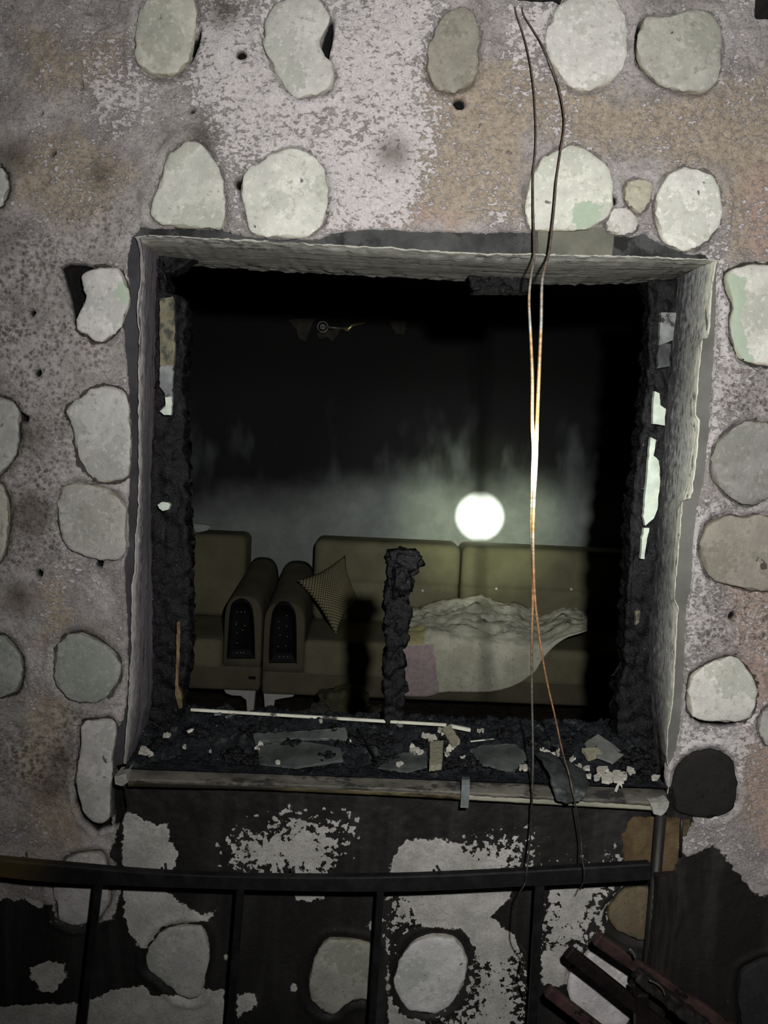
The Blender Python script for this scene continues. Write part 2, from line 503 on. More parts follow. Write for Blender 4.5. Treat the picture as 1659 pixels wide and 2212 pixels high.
pore = field([[(0, 480), (160, 520), (250, 740), (150, 880), (150, 1050), (120, 1230), (-80, 1250), (-80, 480)], [(1560, 790), (1760, 790), (1760, 915), (1600, 905), (1550, 900)], [(1510, 1260), (1640, 1285), (1700, 1400), (1600, 1410), (1500, 1420)], [(1520, 1090), (1600, 1095), (1530, 1140)], [(150, 1520), (190, 1540), (160, 1700), (100, 1720), (-50, 1700), (-50, 1600), (100, 1560)], [(130, 470), (280, 420), (280, 500), (200, 560)]])
smoke = field([circ(30, 340, 30), circ(60, 1110, 45), circ(400, 360, 30), circ(40, 1290, 30), circ(130, 1640, 25), circ(165, 910, 25), circ(60, 940, 30), circ(440, 300, 25), circ(480, 20, 30), circ(850, 330, 30), circ(110, 1700, 30), circ(215, 375, 25), circ(180, 1385, 40)])
soot = field([
    [(-300, 1930), (60, 1945), (110, 1955), (125, 1985), (190, 2000), (250, 1985), (262, 1890), (240, 1850), (250, 1790), (262, 1700), (248, 1650), (850, 1660), (1447, 1690), (1480, 1745), (1500, 1765), (1490, 1795), (1470, 1830), (1482, 1850), (1520, 1838), (1540, 1830), (1565, 1845), (1585, 1880), (1605, 1905), (1640, 1935), (1700, 1940), (2100, 1990), (2200, 2600), (-300, 2600)],
    [(263, 1690), (300, 1690), (300, 1730), (270, 1760)],
])
pale = field([
    [(-150, 1890), (0, 1895), (105, 1905), (108, 1950), (85, 1958), (60, 1943), (30, 1930), (0, 1925), (-150, 1920)],
    [(265, 1760), (290, 1755), (330, 1775), (362, 1780), (365, 1815), (390, 1845), (370, 1885), (360, 1925), (395, 1955), (440, 1975), (468, 1965), (450, 1990), (420, 1990), (400, 1998), (350, 2005), (320, 2050), (295, 2045), (280, 2010), (268, 1980)],
    [(475, 1830), (515, 1800), (560, 1785), (620, 1765), (760, 1768), (740, 1840), (718, 1892), (700, 1940), (640, 1945), (630, 1900), (560, 1892), (490, 1860)],
    [(840, 1895), (850, 1850), (875, 1818), (930, 1812), (1010, 1820), (1060, 1812), (1135, 1795), (1140, 1880), (1130, 1915), (1060, 1980), (1110, 2020), (1130, 2080), (1145, 2260), (840, 2260), (835, 1950)],
    [(1160, 1915), (1225, 1880), (1345, 1840), (1340, 1910), (1310, 1960), (1285, 2030), (1240, 2060), (1230, 2130), (1165, 2120)],
    [(190, 2165), (240, 2140), (310, 2130), (330, 2150), (375, 2150), (420, 2135), (485, 2140), (488, 2400), (-200, 2400), (-200, 2190), (80, 2170)],
    [(65, 2090), (100, 2078), (140, 2085), (143, 2110), (120, 2140), (90, 2145), (68, 2120)],
    circ(635, 2132, 9, 6), circ(804, 2000, 8, 6), circ(488, 2068, 5, 5), circ(620, 1750, 5, 5), circ(545, 1875, 18), circ(108, 1990, 7, 5), [(510, 2150), (550, 2145), (560, 2175), (515, 2190)],
])
flake = field([[(470, 1740), (790, 1740), (770, 1900), (470, 1900)], [(1010, 1780), (1360, 1780), (1345, 1920), (1290, 2040), (1150, 2060), (1150, 1900), (1010, 1860)], [(830, 1930), (920, 1930), (860, 2060), (830, 2060)], [(1010, 2080), (1160, 2060), (1160, 2260), (900, 2260), (960, 2190)]])
ringd = field([[(838, 2060), (850, 2020), (900, 2000), (1000, 2005), (1030, 2050), (1025, 2110), (1000, 2130), (1015, 2150), (990, 2185), (930, 2205), (870, 2195), (842, 2150)], [(1115, 1900), (1160, 1900), (1165, 2050), (1130, 2050), (1108, 2010), (1095, 1960)], [(1160, 1800), (1235, 1790), (1250, 1850), (1200, 1885), (1150, 1880), (1145, 1850)]])
pale = np.maximum(pale, -ringd)
brown = field([[(1345, 1800), (1365, 1765), (1440, 1765), (1490, 1768), (1488, 1790), (1470, 1830), (1455, 1880), (1440, 1940), (1400, 1935), (1410, 1880), (1350, 1885)]])

base_idx = np.arange(nx * nz).reshape(nz, nx)
q = np.stack([base_idx[:-1, :-1], base_idx[:-1, 1:], base_idx[1:, 1:], base_idx[1:, :-1]], -1).reshape(-1, 4)
cxm, czm = X[q].mean(1), Z[q].mean(1)
inside = np.zeros(len(q), bool)
bb = (np.abs(cxm) < 0.75) & (czm > -0.1) & (czm < 1.32)
inside[bb] = sdf_poly(cxm[bb], czm[bb], rag) < 0
q = q[~inside]
me = bpy.data.meshes.new('wall_front')
me.vertices.add(nx * nz)
me.vertices.foreach_set('co', np.stack([X, Y, Z], -1).ravel().astype(np.float32))
me.loops.add(len(q) * 4)
me.loops.foreach_set('vertex_index', q.ravel().astype(np.int32))
me.polygons.add(len(q))
me.polygons.foreach_set('loop_start', np.arange(0, len(q) * 4, 4, dtype=np.int32))
me.update(calc_edges=True)
setattr_f(me, 'a_ds', ds)
setattr_f(me, 'a_ck', ck)
setattr_f(me, 'a_hole', dhole)
setattr_f(me, 'a_tan', smoothstep(0.07, -0.08, dtan))
setattr_f(me, 'a_pink', smoothstep(0.06, -0.06, pink))
setattr_f(me, 'a_white', smoothstep(0.08, -0.05, white))
setattr_f(me, 'a_pore', smoothstep(0.04, -0.03, pore))
setattr_f(me, 'a_smoke', smoothstep(0.035, -0.03, smoke))
setattr_f(me, 'a_soot', soot)
setattr_f(me, 'a_pale', pale)
setattr_f(me, 'a_flake', smoothstep(0.03, -0.02, flake))
setattr_f(me, 'a_brown', brown)
bm = bmesh.new()
bm.from_mesh(me)
bm.verts.ensure_lookup_table()
loose = [v for v in bm.verts if not v.link_faces]
bmesh.ops.delete(bm, geom=loose, context='VERTS')
rim = [e for e in bm.edges if e.is_boundary and abs(e.verts[0].co.x) < 0.75 and -0.1 < e.verts[0].co.z < 1.32]
r = bmesh.ops.extrude_edge_only(bm, edges=rim)
for v in [g for g in r['geom'] if isinstance(g, bmesh.types.BMVert)]:
    v.co.y = 0.03
bm.to_mesh(me)
bm.free()

# ---- wall material
n = NT('burnt_plaster')
n1, n2, n3 = n.noise(14, 6, 0.6), n.noise(60, 5, 0.6), n.noise(190, 4, 0.6)
mauve = n.mix(n.step(n1, 0.35, 0.65), (0.235, 0.212, 0.202), (0.345, 0.318, 0.308))
tanc = n.mix(n.step(n2, 0.3, 0.7), (0.285, 0.232, 0.18), (0.385, 0.325, 0.262))
tw = n.step(n.add(n.attr('a_tan'), n.mul(n.sub(n1, 0.5), 1.6)), 0.25, 0.75)
col = n.mix(tw, mauve, tanc)
pk = n.step(n.add(n.attr('a_pink'), n.mul(n.sub(n1, 0.5), 1.0)), 0.3, 0.8)
col = n.mix(n.mul(pk, 0.6), col, (0.37, 0.262, 0.225))
# white scraped-plaster smears
sc = n.add(n.mul(n.noise(1.0, 6, 0.7, n.scaled((75, 75, 110)), dist=0.3), 0.72), n.mul(n.noise(6, 4, 0.6, off=(2, 2, 9)), 0.28))
sth = n.sub(n.add(n.mul(tw, -0.002), 0.545), n.mul(n.attr('a_white'), 0.13))
sm = n.step(n.sub(sc, sth), -0.035, 0.05)
sm2 = n.mul(n.step(n.noise(7, 4, 0.6, off=(4, 4, 4)), 0.45, 0.65), 0.45)
sm = n.math('MAXIMUM', sm, n.mul(sm2, n.sub(1.0, tw)))
col = n.mix(n.mul(sm, n.sub(0.85, n.mul(n.attr('a_pore'), 0.45))), col, (0.56, 0.525, 0.525))
# blistered pores
wob = n.new('ShaderNodeTexNoise')
n.put(wob.inputs['Vector'], n.co)
wob.inputs['Scale'].default_value = 70
wv_ = n.new('ShaderNodeVectorMath')
wv_.operation = 'MULTIPLY_ADD'
n.put(wv_.inputs[0], wob.outputs['Color'])
wv_.inputs[1].default_value = (0.012, 0.012, 0.012)
n.put(wv_.inputs[2], n.co)
vd = n.voro(88, wv_.outputs[0])
vth = n.step(n1, 0.3, 0.7, 0.24, 0.54)
pr = n.mul(n.step(n.sub(vd, vth), -0.24, 0.10, 1.0, 0.0), n.attr('a_pore'))
col = n.mix(n.mul(pr, 0.70), col, n.mix(n.step(n.noise(22, 3, 0.5, off=(5, 5, 1)), 0.4, 0.6), (0.06, 0.05, 0.047), (0.14, 0.105, 0.10)))
net = n.mul(n.step(vd, 0.5, 0.75), n.attr('a_pore'))
col = n.mix(n.mul(net, 0.3), col, (0.46, 0.44, 0.43))
sp = n.step(n.noise(34, 2, 0.5, off=(9, 2, 5)), 0.70, 0.76)
col = n.mix(n.mul(sp, 0.6), col, (0.10, 0.08, 0.075))
col = n.mix(n.mul(n.attr('a_smoke'), n.step(n1, 0.2, 0.6, 0.45, 0.85)), col, (0.085, 0.07, 0.052))
col = n.scale_col(col, n.step(n3, 0.2, 0.8, 0.78, 1.18))
# joints round the stones
w = n.add(0.0025, n.mul(n.step(n.noise(38, 4, 0.6, off=(1, 5, 2)), 0.35, 0.75), 0.008))
cr = n.math('LESS_THAN', n.math('ABSOLUTE', n.attr('a_ds')), w)
cr = n.mul(cr, n.step(n.add(n.noise(11, 3, 0.6, off=(7, 7, 7)), n.mul(n.attr('a_ck'), 0.3)), 0.52, 0.66, 0.25, 1.0))
col = n.mix(n.mul(cr, n.attr('a_ck')), col, (0.03, 0.026, 0.022))
halo = n.mul(n.step(n.attr('a_ds'), 0.008, 0.03, 1.0, 0.0), n.sub(1.0, n.attr('a_soot')))
# soot and peeled patches
sn = n.add(n.mul(n.sub(n1, 0.5), 0.05), n.mul(n.sub(n2, 0.5), 0.028))
ms = n.step(n.add(n.attr('a_soot'), sn), -0.002, 0.002, 1.0, 0.0)
vf = n.voro(62, n.co)
vf2 = n.noise(75, 3, 0.6, off=(2, 8, 3))
fl = n.mul(n.attr('a_flake'), n.add(n.mul(n.sub(vf, 0.36), 0.075), n.mul(n.sub(vf2, 0.475), 0.26)))
pn = n.add(n.add(n.attr('a_pale'), n.mul(n.sub(n1, 0.5), 0.03)), n.add(n.mul(n.sub(n2, 0.5), 0.03), fl))
mp = n.step(pn, -0.0015, 0.0015, 1.0, 0.0)
edge = n.mul(mp, n.step(pn, -0.006, -0.001))
streak = n.noise(1.0, 4, 0.6, n.scaled((11, 11, 1.8)), dist=0.6)
sootc = n.mix(n.step(streak, 0.45, 0.75), (0.0115, 0.0105, 0.010), (0.028, 0.0265, 0.026))
sootc = n.mix(n.step(n.noise(150, 4, 0.7, off=(6, 1, 1)), 0.67, 0.72), sootc, (0.10, 0.095, 0.09))
palec = n.mix(n.step(n1, 0.35, 0.65), (0.34, 0.33, 0.305), (0.46, 0.445, 0.42))
palec = n.scale_col(palec, n.step(n3, 0.2, 0.8, 0.8, 1.15))
palec = n.mix(n.mul(n.step(n2, 0.6, 0.75), 0.4), palec, (0.30, 0.25, 0.22))
palec = n.mix(n.mul(edge, 0.3), palec, (0.6, 0.58, 0.52))
dark = n.mix(mp, sootc, palec)
br = n.step(n.add(n.attr('a_brown'), n.mul(n.sub(n2, 0.5), 0.03)), -0.002, 0.003, 1.0, 0.0)
brc = n.mix(n.step(n1, 0.35, 0.65), (0.075, 0.05, 0.024), (0.13, 0.092, 0.05))
dark = n.mix(br, dark, brc)
col = n.mix(ms, col, dark)
hm = n.step(n.attr('a_hole'), -0.0015, 0.002, 1.0, 0.0)
col = n.mix(hm, col, (0.004, 0.004, 0.004))
hgt = n.add(n.add(n.mul(n2, 0.5), n.mul(n3, 0.5)), n.add(n.mul(sm, 0.3), n.mul(pr, -0.15)))
sootflag = n.mul(ms, n.sub(1.0, mp))
hgt = n.math('MULTIPLY_ADD', hgt, n.sub(1.0, n.mul(ms, 0.75)), n.mul(n.mul(mp, ms), 0.25))
n.bump(hgt, 0.9, 0.006)
wall_mat = n.out(col, n.sub(0.92, n.mul(sootflag, 0.32)), 0.0, 0.25)

obj('wall_front', me, wall_mat, kind='structure')

# ---- stones
n = NT('painted_stone')
oi = n.new('ShaderNodeObjectInfo')
offv = n.new('ShaderNodeVectorMath')
offv.operation = 'SCALE'
offv.inputs[0].default_value = (37, 51, 23)
n.put(offv.inputs['Scale'], oi.outputs['Random'])
va = n.noise(18, 5, 0.6, off=offv.outputs[0])
vb = n.noise(90, 5, 0.65, off=offv.outputs[0])
vc = n.noise(9, 3, 0.5, off=offv.outputs[0])
base = oi.outputs['Color']
c = n.scale_col(base, n.step(va, 0.3, 0.7, 0.82, 1.1))
c = n.mix(n.mul(n.step(n.add(vc, n.mul(n.sub(vb, 0.5), 0.35)), 0.53, 0.56), 0.62), c, n.mix(1.0, base, (0.66, 0.685, 0.65), 'MULTIPLY'))
c = n.mix(n.mul(n.step(vb, 0.57, 0.66), 0.65), c, n.mix(1.0, base, (0.62, 0.58, 0.48), 'MULTIPLY'))
c = n.mix(n.mul(n.step(vb, 0.43, 0.37), 0.38), c, n.mix(1.0, base, (1.4, 1.36, 1.32), 'MULTIPLY'))
c = n.mix(n.step(n.noise(30, 2, 0.5, off=offv.outputs[0]), 0.72, 0.75), c, n.mix(1.0, base, (0.25, 0.24, 0.24), 'MULTIPLY'))
gr = n.step(n.add(n.attr('a_green'), n.add(n.mul(n.sub(va, 0.5), 1.2), n.mul(n.sub(vb, 0.5), 0.9))), 0.46, 0.56)
c = n.mix(n.mul(gr, 0.85), c, (0.37, 0.455, 0.345))
ed = n.step(n.add(n.attr('a_edge'), n.mul(n.sub(va, 0.5), 0.9)), 0.35, 0.85)
c = n.mix(n.mul(ed, 0.55), c, n.mix(1.0, base, (0.5, 0.44, 0.33), 'MULTIPLY'))
n.bump(n.add(n.add(n.mul(vb, 0.8), n.mul(va, 0.6)), n.mul(n.noise(260, 3, 0.6), 0.25)), 0.5, 0.005)
stone_mat = n.out(c, 0.85, 0.0, 0.25)
greens = field([])
GREEN = {7: circ(1265, 465, 26), 11: circ(272, 630, 20) + [], 20: [(1560, 590), (1600, 610), (1590, 690), (1620, 780), (1570, 790), (1560, 650)]}


def build_stone(i):
    px, colr, cks, lab = STONES[i]
    poly = np.array(stone_polys[i])
    pts = np.array(resample(list(poly) + [poly[0]], 91))[:-1]
    cen = pts.mean(0)
    rs = [1.0, 1.0, 0.992, 0.975, 0.945, 0.90, 0.83, 0.73, 0.6, 0.45, 0.3, 0.15]
    ys = [0.02, 0.002, -0.0025, -0.006, -0.0085, -0.0105, -0.012, -0.0128, -0.0133, -0.0136, -0.0138, -0.014]
    flat = 0.42
    verts, green, edge = [], [], []
    gp = XZ(GREEN[i]) if i in GREEN else None
    for k, (rr, yy) in enumerate(zip(rs, ys)):
        ring = cen + (pts - cen) * rr
        nz_ = fbm(ring[:, 0] * 13 + i * 5, ring[:, 1] * 13, 8, 2) * 0.012
        for a in range(90):
            jit = 0
            if k in (1, 2, 3):
                d = (pts[a] - cen)
                d = d / np.linalg.norm(d)
                jit = float(fbm(np.array([a * 0.37 + i]), np.array([k * 0.4]), 21, 3)[0]) * 0.013
                p = ring[a] + d * jit
            else:
                p = ring[a]
            verts.append((p[0], yy * flat + (nz_[a] * min(1, k / 3) if k > 0 else 0), p[1]))
            edge.append(max(0, 1 - (k - 1) / 4.0))
            green.append(0)
    verts.append((cen[0], ys[-1] * flat, cen[1]))
    edge.append(0)
    green.append(0)
    V = np.array(verts)
    if gp:
        green = smoothstep(0.03, -0.02, sdf_poly(V[:, 0], V[:, 2], gp))
    faces = []
    for k in range(len(rs) - 1):
        for a in range(90):
            b = (a + 1) % 90
            faces.append((k * 90 + a, k * 90 + b, (k + 1) * 90 + b, (k + 1) * 90 + a))
    last = (len(rs) - 1) * 90
    for a in range(90):
        faces.append((last + a, last + (a + 1) % 90, len(verts) - 1))
    ctr = Vector((cen[0], 0, cen[1]))
    me = mesh_from('wall_stone', [Vector(v) - ctr for v in verts], faces)
    setattr_f(me, 'a_green', green)
    setattr_f(me, 'a_edge', edge)
    bm = bmesh.new()
    bm.from_mesh(me)
    bmesh.ops.recalc_face_normals(bm, faces=bm.faces)
    bm.to_mesh(me)
    bm.free()
    o = obj('wall_stone', me, stone_mat)
    o.location = ctr
    lum = 0.3 * colr[0] + 0.6 * colr[1] + 0.1 * colr[2]
    o.color = (*[v * (0.7 if i != 31 else 1.0) + lum * (0.3 if i != 31 else 0.0) for v in colr], 1)
    tag(o, lab, 'stone', 'stones set in the burnt wall')


for i in range(len(STONES)):
    build_stone(i)

# ================================================================== WINDOW
win = empty('window_1', (0, 0.05, 0.03), kind='structure')


def loft(name, rows, mat, parent=None, nseg=110, rough_amp=0.0015, sub=4, attr=True, seed=0, **props):
    """rows: list of 3-D polylines (lists of Vector); quads between resampled rows"""
    R = [resample([tuple(v) for v in row], nseg) for row in rows]
    full, us = [], []
    for k in range(len(R) - 1):
        for s in range(sub):
            t = s / sub
            full.append([a * (1 - t) + b * t for a, b in zip(R[k], R[k + 1])])
            us.append((k + t) / (len(R) - 1))
    full.append(R[-1])
    us.append(1.0)
    verts, uu = [], []
    for k, row in enumerate(full):
        for p in row:
            v = Vector(p)
            d = Vector((mn.noise(v * 60 + Vector((seed, 0, 0))), mn.noise(v * 60 + Vector((0, 9 + seed, 0))), mn.noise(v * 60 + Vector((0, 0, 19)))))
            d2 = Vector((mn.noise(v * 200), mn.noise(v * 200 + Vector((5, 5, 5))), mn.noise(v * 200 + Vector((0, 7, 19)))))
            verts.append(v + d * rough_amp + d2 * rough_amp * 0.5)
            uu.append(us[k])
    faces = []
    for k in range(len(full) - 1):
        for a in range(nseg - 1):
            faces.append((k * nseg + a, k * nseg + a + 1, (k + 1) * nseg + a + 1, (k + 1) * nseg + a))
    me = mesh_from(name, verts, faces)
    setattr_f(me, 'a_u', uu)
    return obj(name, me, mat, parent, **props)


def PL(pts, Y):
    return [P(a, b, Y) for a, b in pts]


def shift(pts, dx, dy):
    return [(a + dx, b + dy) for a, b in pts]


def reveal_mat(name, lip, mid, inner, stretch, chalk):
    n = NT(name)
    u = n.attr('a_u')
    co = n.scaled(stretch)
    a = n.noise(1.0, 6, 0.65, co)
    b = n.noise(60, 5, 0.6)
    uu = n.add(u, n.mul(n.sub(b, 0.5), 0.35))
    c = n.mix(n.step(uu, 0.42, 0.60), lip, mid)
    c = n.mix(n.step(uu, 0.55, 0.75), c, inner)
    c = n.mix(n.mul(n.step(a, 0.52, 0.64), 0.6), c, n.mix(0.5, c, chalk))
    c = n.mix(n.mul(n.step(a, 0.46, 0.36), 0.8), c, (0.03, 0.03, 0.032))
    n.bump(n.add(a, n.mul(n.noise(220, 4, 0.6), 0.5)), 0.7, 0.004)
    return n.out(c, 0.85, 0, 0.25)


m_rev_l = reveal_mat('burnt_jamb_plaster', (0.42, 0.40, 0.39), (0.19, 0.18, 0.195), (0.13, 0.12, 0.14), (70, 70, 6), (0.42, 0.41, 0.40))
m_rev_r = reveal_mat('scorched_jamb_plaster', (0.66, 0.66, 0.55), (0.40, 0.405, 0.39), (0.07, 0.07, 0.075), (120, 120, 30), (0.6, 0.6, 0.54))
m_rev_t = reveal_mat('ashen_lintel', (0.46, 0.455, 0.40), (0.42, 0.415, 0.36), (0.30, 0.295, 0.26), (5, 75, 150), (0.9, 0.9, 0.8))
m_bed_l = simple_mat('sooty_casing_bed', (0.034, 0.033, 0.037), 0.7, 0.4, 12, 0.2)
m_bed_r = simple_mat('grey_casing_bed', (0.125, 0.122, 0.112), 0.75, 0.25, 9, 0.2)
m_bed_t = simple_mat('black_casing_bed', (0.045, 0.047, 0.045), 0.7, 0.6, 14, 0.4, dark=(0.012, 0.012, 0.012), dthr=0.5)

D = 0.15


def wall_rows(lip, rev, Yrev, back):
    L0 = PL(lip, 0.02)
    L1 = PL(lip, 0.0)
    L2 = PL(rev, Yrev)
    return L0, L1, L2, [v + Vector((0, back, 0)) for v in L2]


sgn = 1
L0, L1, L2, L3 = wall_rows(lip_left, rev_left, D, 0.11)
l_mid = [a + (b - a) * 0.12 + Vector((0.004, 0, 0)) for a, b in zip(map(Vector, resample(L1, 40)), map(Vector, resample(L2, 40)))]
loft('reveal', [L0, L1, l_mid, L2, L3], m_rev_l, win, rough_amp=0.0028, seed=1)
loft('casing_bed', [PL(shift(plaster_left, -22, 0), 0.016), PL(lip_left, 0.015)], m_bed_l, win, rough_amp=0.001)
R0, R1, R2, R3 = wall_rows(lip_right, rev_right, D, 0.11)
r_mid = [a + (b - a) * 0.15 + Vector((-0.003, 0, 0)) for a, b in zip(map(Vector, resample(R1, 40)), map(Vector, resample(R2, 40)))]
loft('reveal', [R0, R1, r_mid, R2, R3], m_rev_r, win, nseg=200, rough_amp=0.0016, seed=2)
loft('casing_bed', [PL(shift(plaster_right, 22, 0), 0.016), PL(lip_right, 0.015)], m_bed_r, win, nseg=160, rough_amp=0.0008)
T0, T1, T2, T3 = wall_rows(lip_top, rev_top, 0.22, 0.05)
t_mid = [a + (b - a) * 0.15 + Vector((0, 0, -0.004)) for a, b in zip(map(Vector, resample(T1, 40)), map(Vector, resample(T2, 40)))]
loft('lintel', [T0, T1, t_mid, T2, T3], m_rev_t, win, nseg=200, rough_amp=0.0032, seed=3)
loft('casing_bed', [PL(shift(plaster_top, 0, -28), 0.017), PL(lip_top, 0.015)], m_bed_t, win, nseg=160, rough_amp=0.0012)
m_bed_o = simple_mat('olive_casing_bed', (0.14, 0.14, 0.11), 0.75, 0.3, 12, 0.2)
loft('casing_bed', [PL([(1162, 480), (1240, 478), (1330, 480)], 0.0125), PL([(1162, 548), (1240, 551), (1322, 552)], 0.011)], m_bed_o, win, nseg=40, rough_amp=0.001)

# charred wood
n = NT('charred_timber')
a = n.noise(45, 6, 0.65)
b = n.noise(160, 5, 0.65)
vc = n.voro(48, n.scaled((1, 1, 0.55)))
c = n.mix(n.step(a, 0.4, 0.7), (0.002, 0.0021, 0.0025), (0.0075, 0.008, 0.0095))
c = n.mix(n.step(b, 0.68, 0.74), c, (0.04, 0.041, 0.045))
c = n.mix(n.step(n.noise(240, 2, 0.5, off=(3, 3, 3)), 0.735, 0.76), c, (0.30, 0.31, 0.32))  # pale specks painted on as glints of light on the char
n.bump(n.add(n.mul(b, 0.5), n.add(n.mul(vc, -0.6), a)), 0.9, 0.006)
m_char = n.out(c, n.step(b, 0.3, 0.7, 0.22, 0.75), 0, 0.28)


def char_member(name, left, right, Y0, depth, parent, nu=10, nv=170, amp=0.012, seed=0, mat=None, cell=26):
    """a burnt vertical member: front face spans two pixel polylines at depth Y0; surface broken in alligator blocks"""
    Lp = resample(PL(left, Y0), nv)
    Rp = resample(PL(right, Y0), nv)
    loop_n = 2 * nu + 2 * 5
    verts = []
    for j in range(nv):
        l, r_ = Vector(Lp[j]), Vector(Rp[j])
        ring = []
        for i in range(nu):
            ring.append((l.lerp(r_, i / nu), Vector((0, -1, 0))))
        for i in range(5):
            ring.append((r_ + Vector((0, depth * i / 5, 0)), Vector((1, 0, 0))))
        for i in range(nu):
            ring.append((r_.lerp(l, i / nu) + Vector((0, depth, 0)), Vector((0, 1, 0))))
        for i in range(5):
            ring.append((l + Vector((0, depth * (1 - i / 5), 0)), Vector((-1, 0, 0))))
        cen = (l + r_) / 2 + Vector((0, depth / 2, 0))
        for p, nn in ring:
            s = Vector((p.x * cell * 1.5 + seed, p.y * cell * 1.3, p.z * cell * 0.75))
            ds_, _ = mn.voronoi(s)
            h = min(1.0, (ds_[1] - ds_[0]) * 2.6)
            h = (h - 0.6) * amp + mn.fractal(s * 3, 0.8, 2, 3) * amp * 0.35
            dirn = (p - cen)
            dirn.z = 0
            dirn = (dirn.normalized() + nn).normalized()
            verts.append(p + dirn * h)
    faces = []
    for j in range(nv - 1):
        for i in range(loop_n):
            k = (i + 1) % loop_n
            faces.append((j * loop_n + i, j * loop_n + k, (j + 1) * loop_n + k, (j + 1) * loop_n + i))
    faces.append(tuple(range(loop_n)))
    faces.append(tuple(reversed(range((nv - 1) * loop_n, nv * loop_n))))
    bm = bmesh.new()
    me = mesh_from(name, verts, faces)
    bm.from_mesh(me)
    bmesh.ops.recalc_face_normals(bm, faces=bm.faces)
    return obj(name, bm, mat or m_char, parent)


fl_in = [(350, 560), (360, 600), (364, 632), (392, 640), (402, 659), (401, 732), (395, 816), (398, 928), (401, 1013), (404, 1097), (408, 1200), (410, 1300), (413, 1400), (400, 1480), (390, 1545), (385, 1600)]
fl_out = [(326, 560), (322, 760), (318, 900), (310, 1041), (312, 1260), (314, 1400), (308, 1560), (290, 1620)]
fr_in = [(1398, 606), (1406, 648), (1401, 732), (1399, 830), (1391, 872), (1390, 923), (1381, 956), (1381, 990), (1371, 1026), (1363, 1097), (1362, 1186), (1357, 1260), (1349, 1388), (1352, 1443), (1337, 1479), (1335, 1553), (1331, 1620)]
fr_out = [(1476, 600), (1470, 680), (1460, 816), (1447, 956), (1436, 1097), (1432, 1223), (1418, 1333), (1414, 1443), (1424, 1571), (1432, 1660)]
char_member('charred_jamb', fl_out, fl_in, 0.165, 0.06, win, amp=0.012, seed=4)
char_member('charred_jamb', fr_in, fr_out, 0.165, 0.06, win, amp=0.012, seed=9)
st_l = [(842, 1192), (838, 1230), (832, 1290), (830, 1350), (833, 1400), (828, 1470), (830, 1540), (826, 1600)]
st_r = [(900, 1190), (914, 1215), (888, 1265), (880, 1290), (890, 1330), (884, 1372), (872, 1410), (878, 1480), (872, 1540), (874, 1600)]
stump = char_member('charred_mullion', st_l, st_r, 0.175, 0.05, win, amp=0.011, seed=14, nv=110, cell=30)
char_member('charred_head_fragment', [(1016, 595), (1020, 632)], [(1146, 597), (1142, 632)], 0.20, 0.03, win, nu=24, nv=14, amp=0.012, seed=20, cell=32)
char_member('charred_head_fragment', [(330, 552), (332, 585)], [(420, 558), (372, 590)], 0.19, 0.05, win, nu=12, nv=10, amp=0.010, seed=23)
# bottom rail of the frame, mostly under the debris
char_member('charred_bottom_rail', [(385, 1560), (384, 1600)], [(1345, 1600), (1345, 1650)], 0.20, 0.05, win, nu=60, nv=8, amp=0.014, seed=31)

# burnt crust on top of the mullion stump, a white plaster chip on the left jamb
for (pc, sz, sd, nm, mt, lb) in ((P(876, 1212, 0.195), (0.040, 0.028, 0.030), 5, 'char_crust', m_char, None), (P(852, 1208, 0.20), (0.022, 0.02, 0.02), 7, 'char_crust', m_char, None), (P(868, 1255, 0.175), (0.026, 0.02, 0.04), 9, 'char_crust', m_char, None)):
    bm = bmesh.new()
    bmesh.ops.create_icosphere(bm, subdivisions=4, radius=1)
    for v in bm.verts:
        q = v.co.copy()
        k = 1 + 0.35 * mn.noise(q * 1.9 + Vector((sd, 0, 0))) + 0.22 * mn.noise(q * 5 + Vector((0, sd, 0))) + 0.12 * mn.noise(q * 11)
        v.co = Vector((q.x * sz[0], q.y * sz[1], q.z * sz[2])) * k + pc
    o = obj(nm, bm, mt)
    o.parent = stump
# remains of paint on the jambs
m_paint_y = simple_mat('yellowed_paint', (0.17, 0.155, 0.10), 0.6, 0.4, 25, 0.3, dark=(0.05, 0.05, 0.045), dthr=0.5)
m_paint_w = simple_mat('blistered_white_paint', (0.50, 0.56, 0.48), 0.55, 0.25, 18, 0.3)
m_paint_g = simple_mat('grey_scorched_paint', (0.20, 0.21, 0.21), 0.6, 0.4, 22, 0.4, dark=(0.03, 0.03, 0.03), dthr=0.56)


def px_plate(name, pts, Y, th, mat, parent=None, dY=None, jag=0.0, seed=0, bend=0.0, **props):
    """irregular plate: outline from photo pixels at depth Y (dY: list of depth offsets), real thickness th"""
    rr = random.Random(seed)
    front = []
    m = len(pts)
    for i, (a, b) in enumerate(pts):
        y = Y + (dY[i] if dY else 0)
        front.append(P(a, b, y))
    dense = []
    for i in range(m):
        a, b = front[i], front[(i + 1) % m]
        k = max(1, int((b - a).length / 0.008))
        for s in range(k):
            v = a.lerp(b, s / k)
            dense.append(v + Vector((rr.uniform(-1, 1), rr.uniform(-1, 1) * 0.5, rr.uniform(-1, 1))) * jag)
    bm = bmesh.new()
    f = [bm.verts.new(v) for v in dense]
    bk = [bm.verts.new(v + Vector((0, th, 0))) for v in dense]
    nn = len(f)
    bm.faces.new(f)
    bm.faces.new(bk[::-1])
    for i in range(nn):
        bm.faces.new((f[i], bk[i], bk[(i + 1) % nn], f[(i + 1) % nn]))
    bmesh.ops.recalc_face_normals(bm, faces=bm.faces)
    return obj(name, bm, mat, parent, smooth=False, **props)


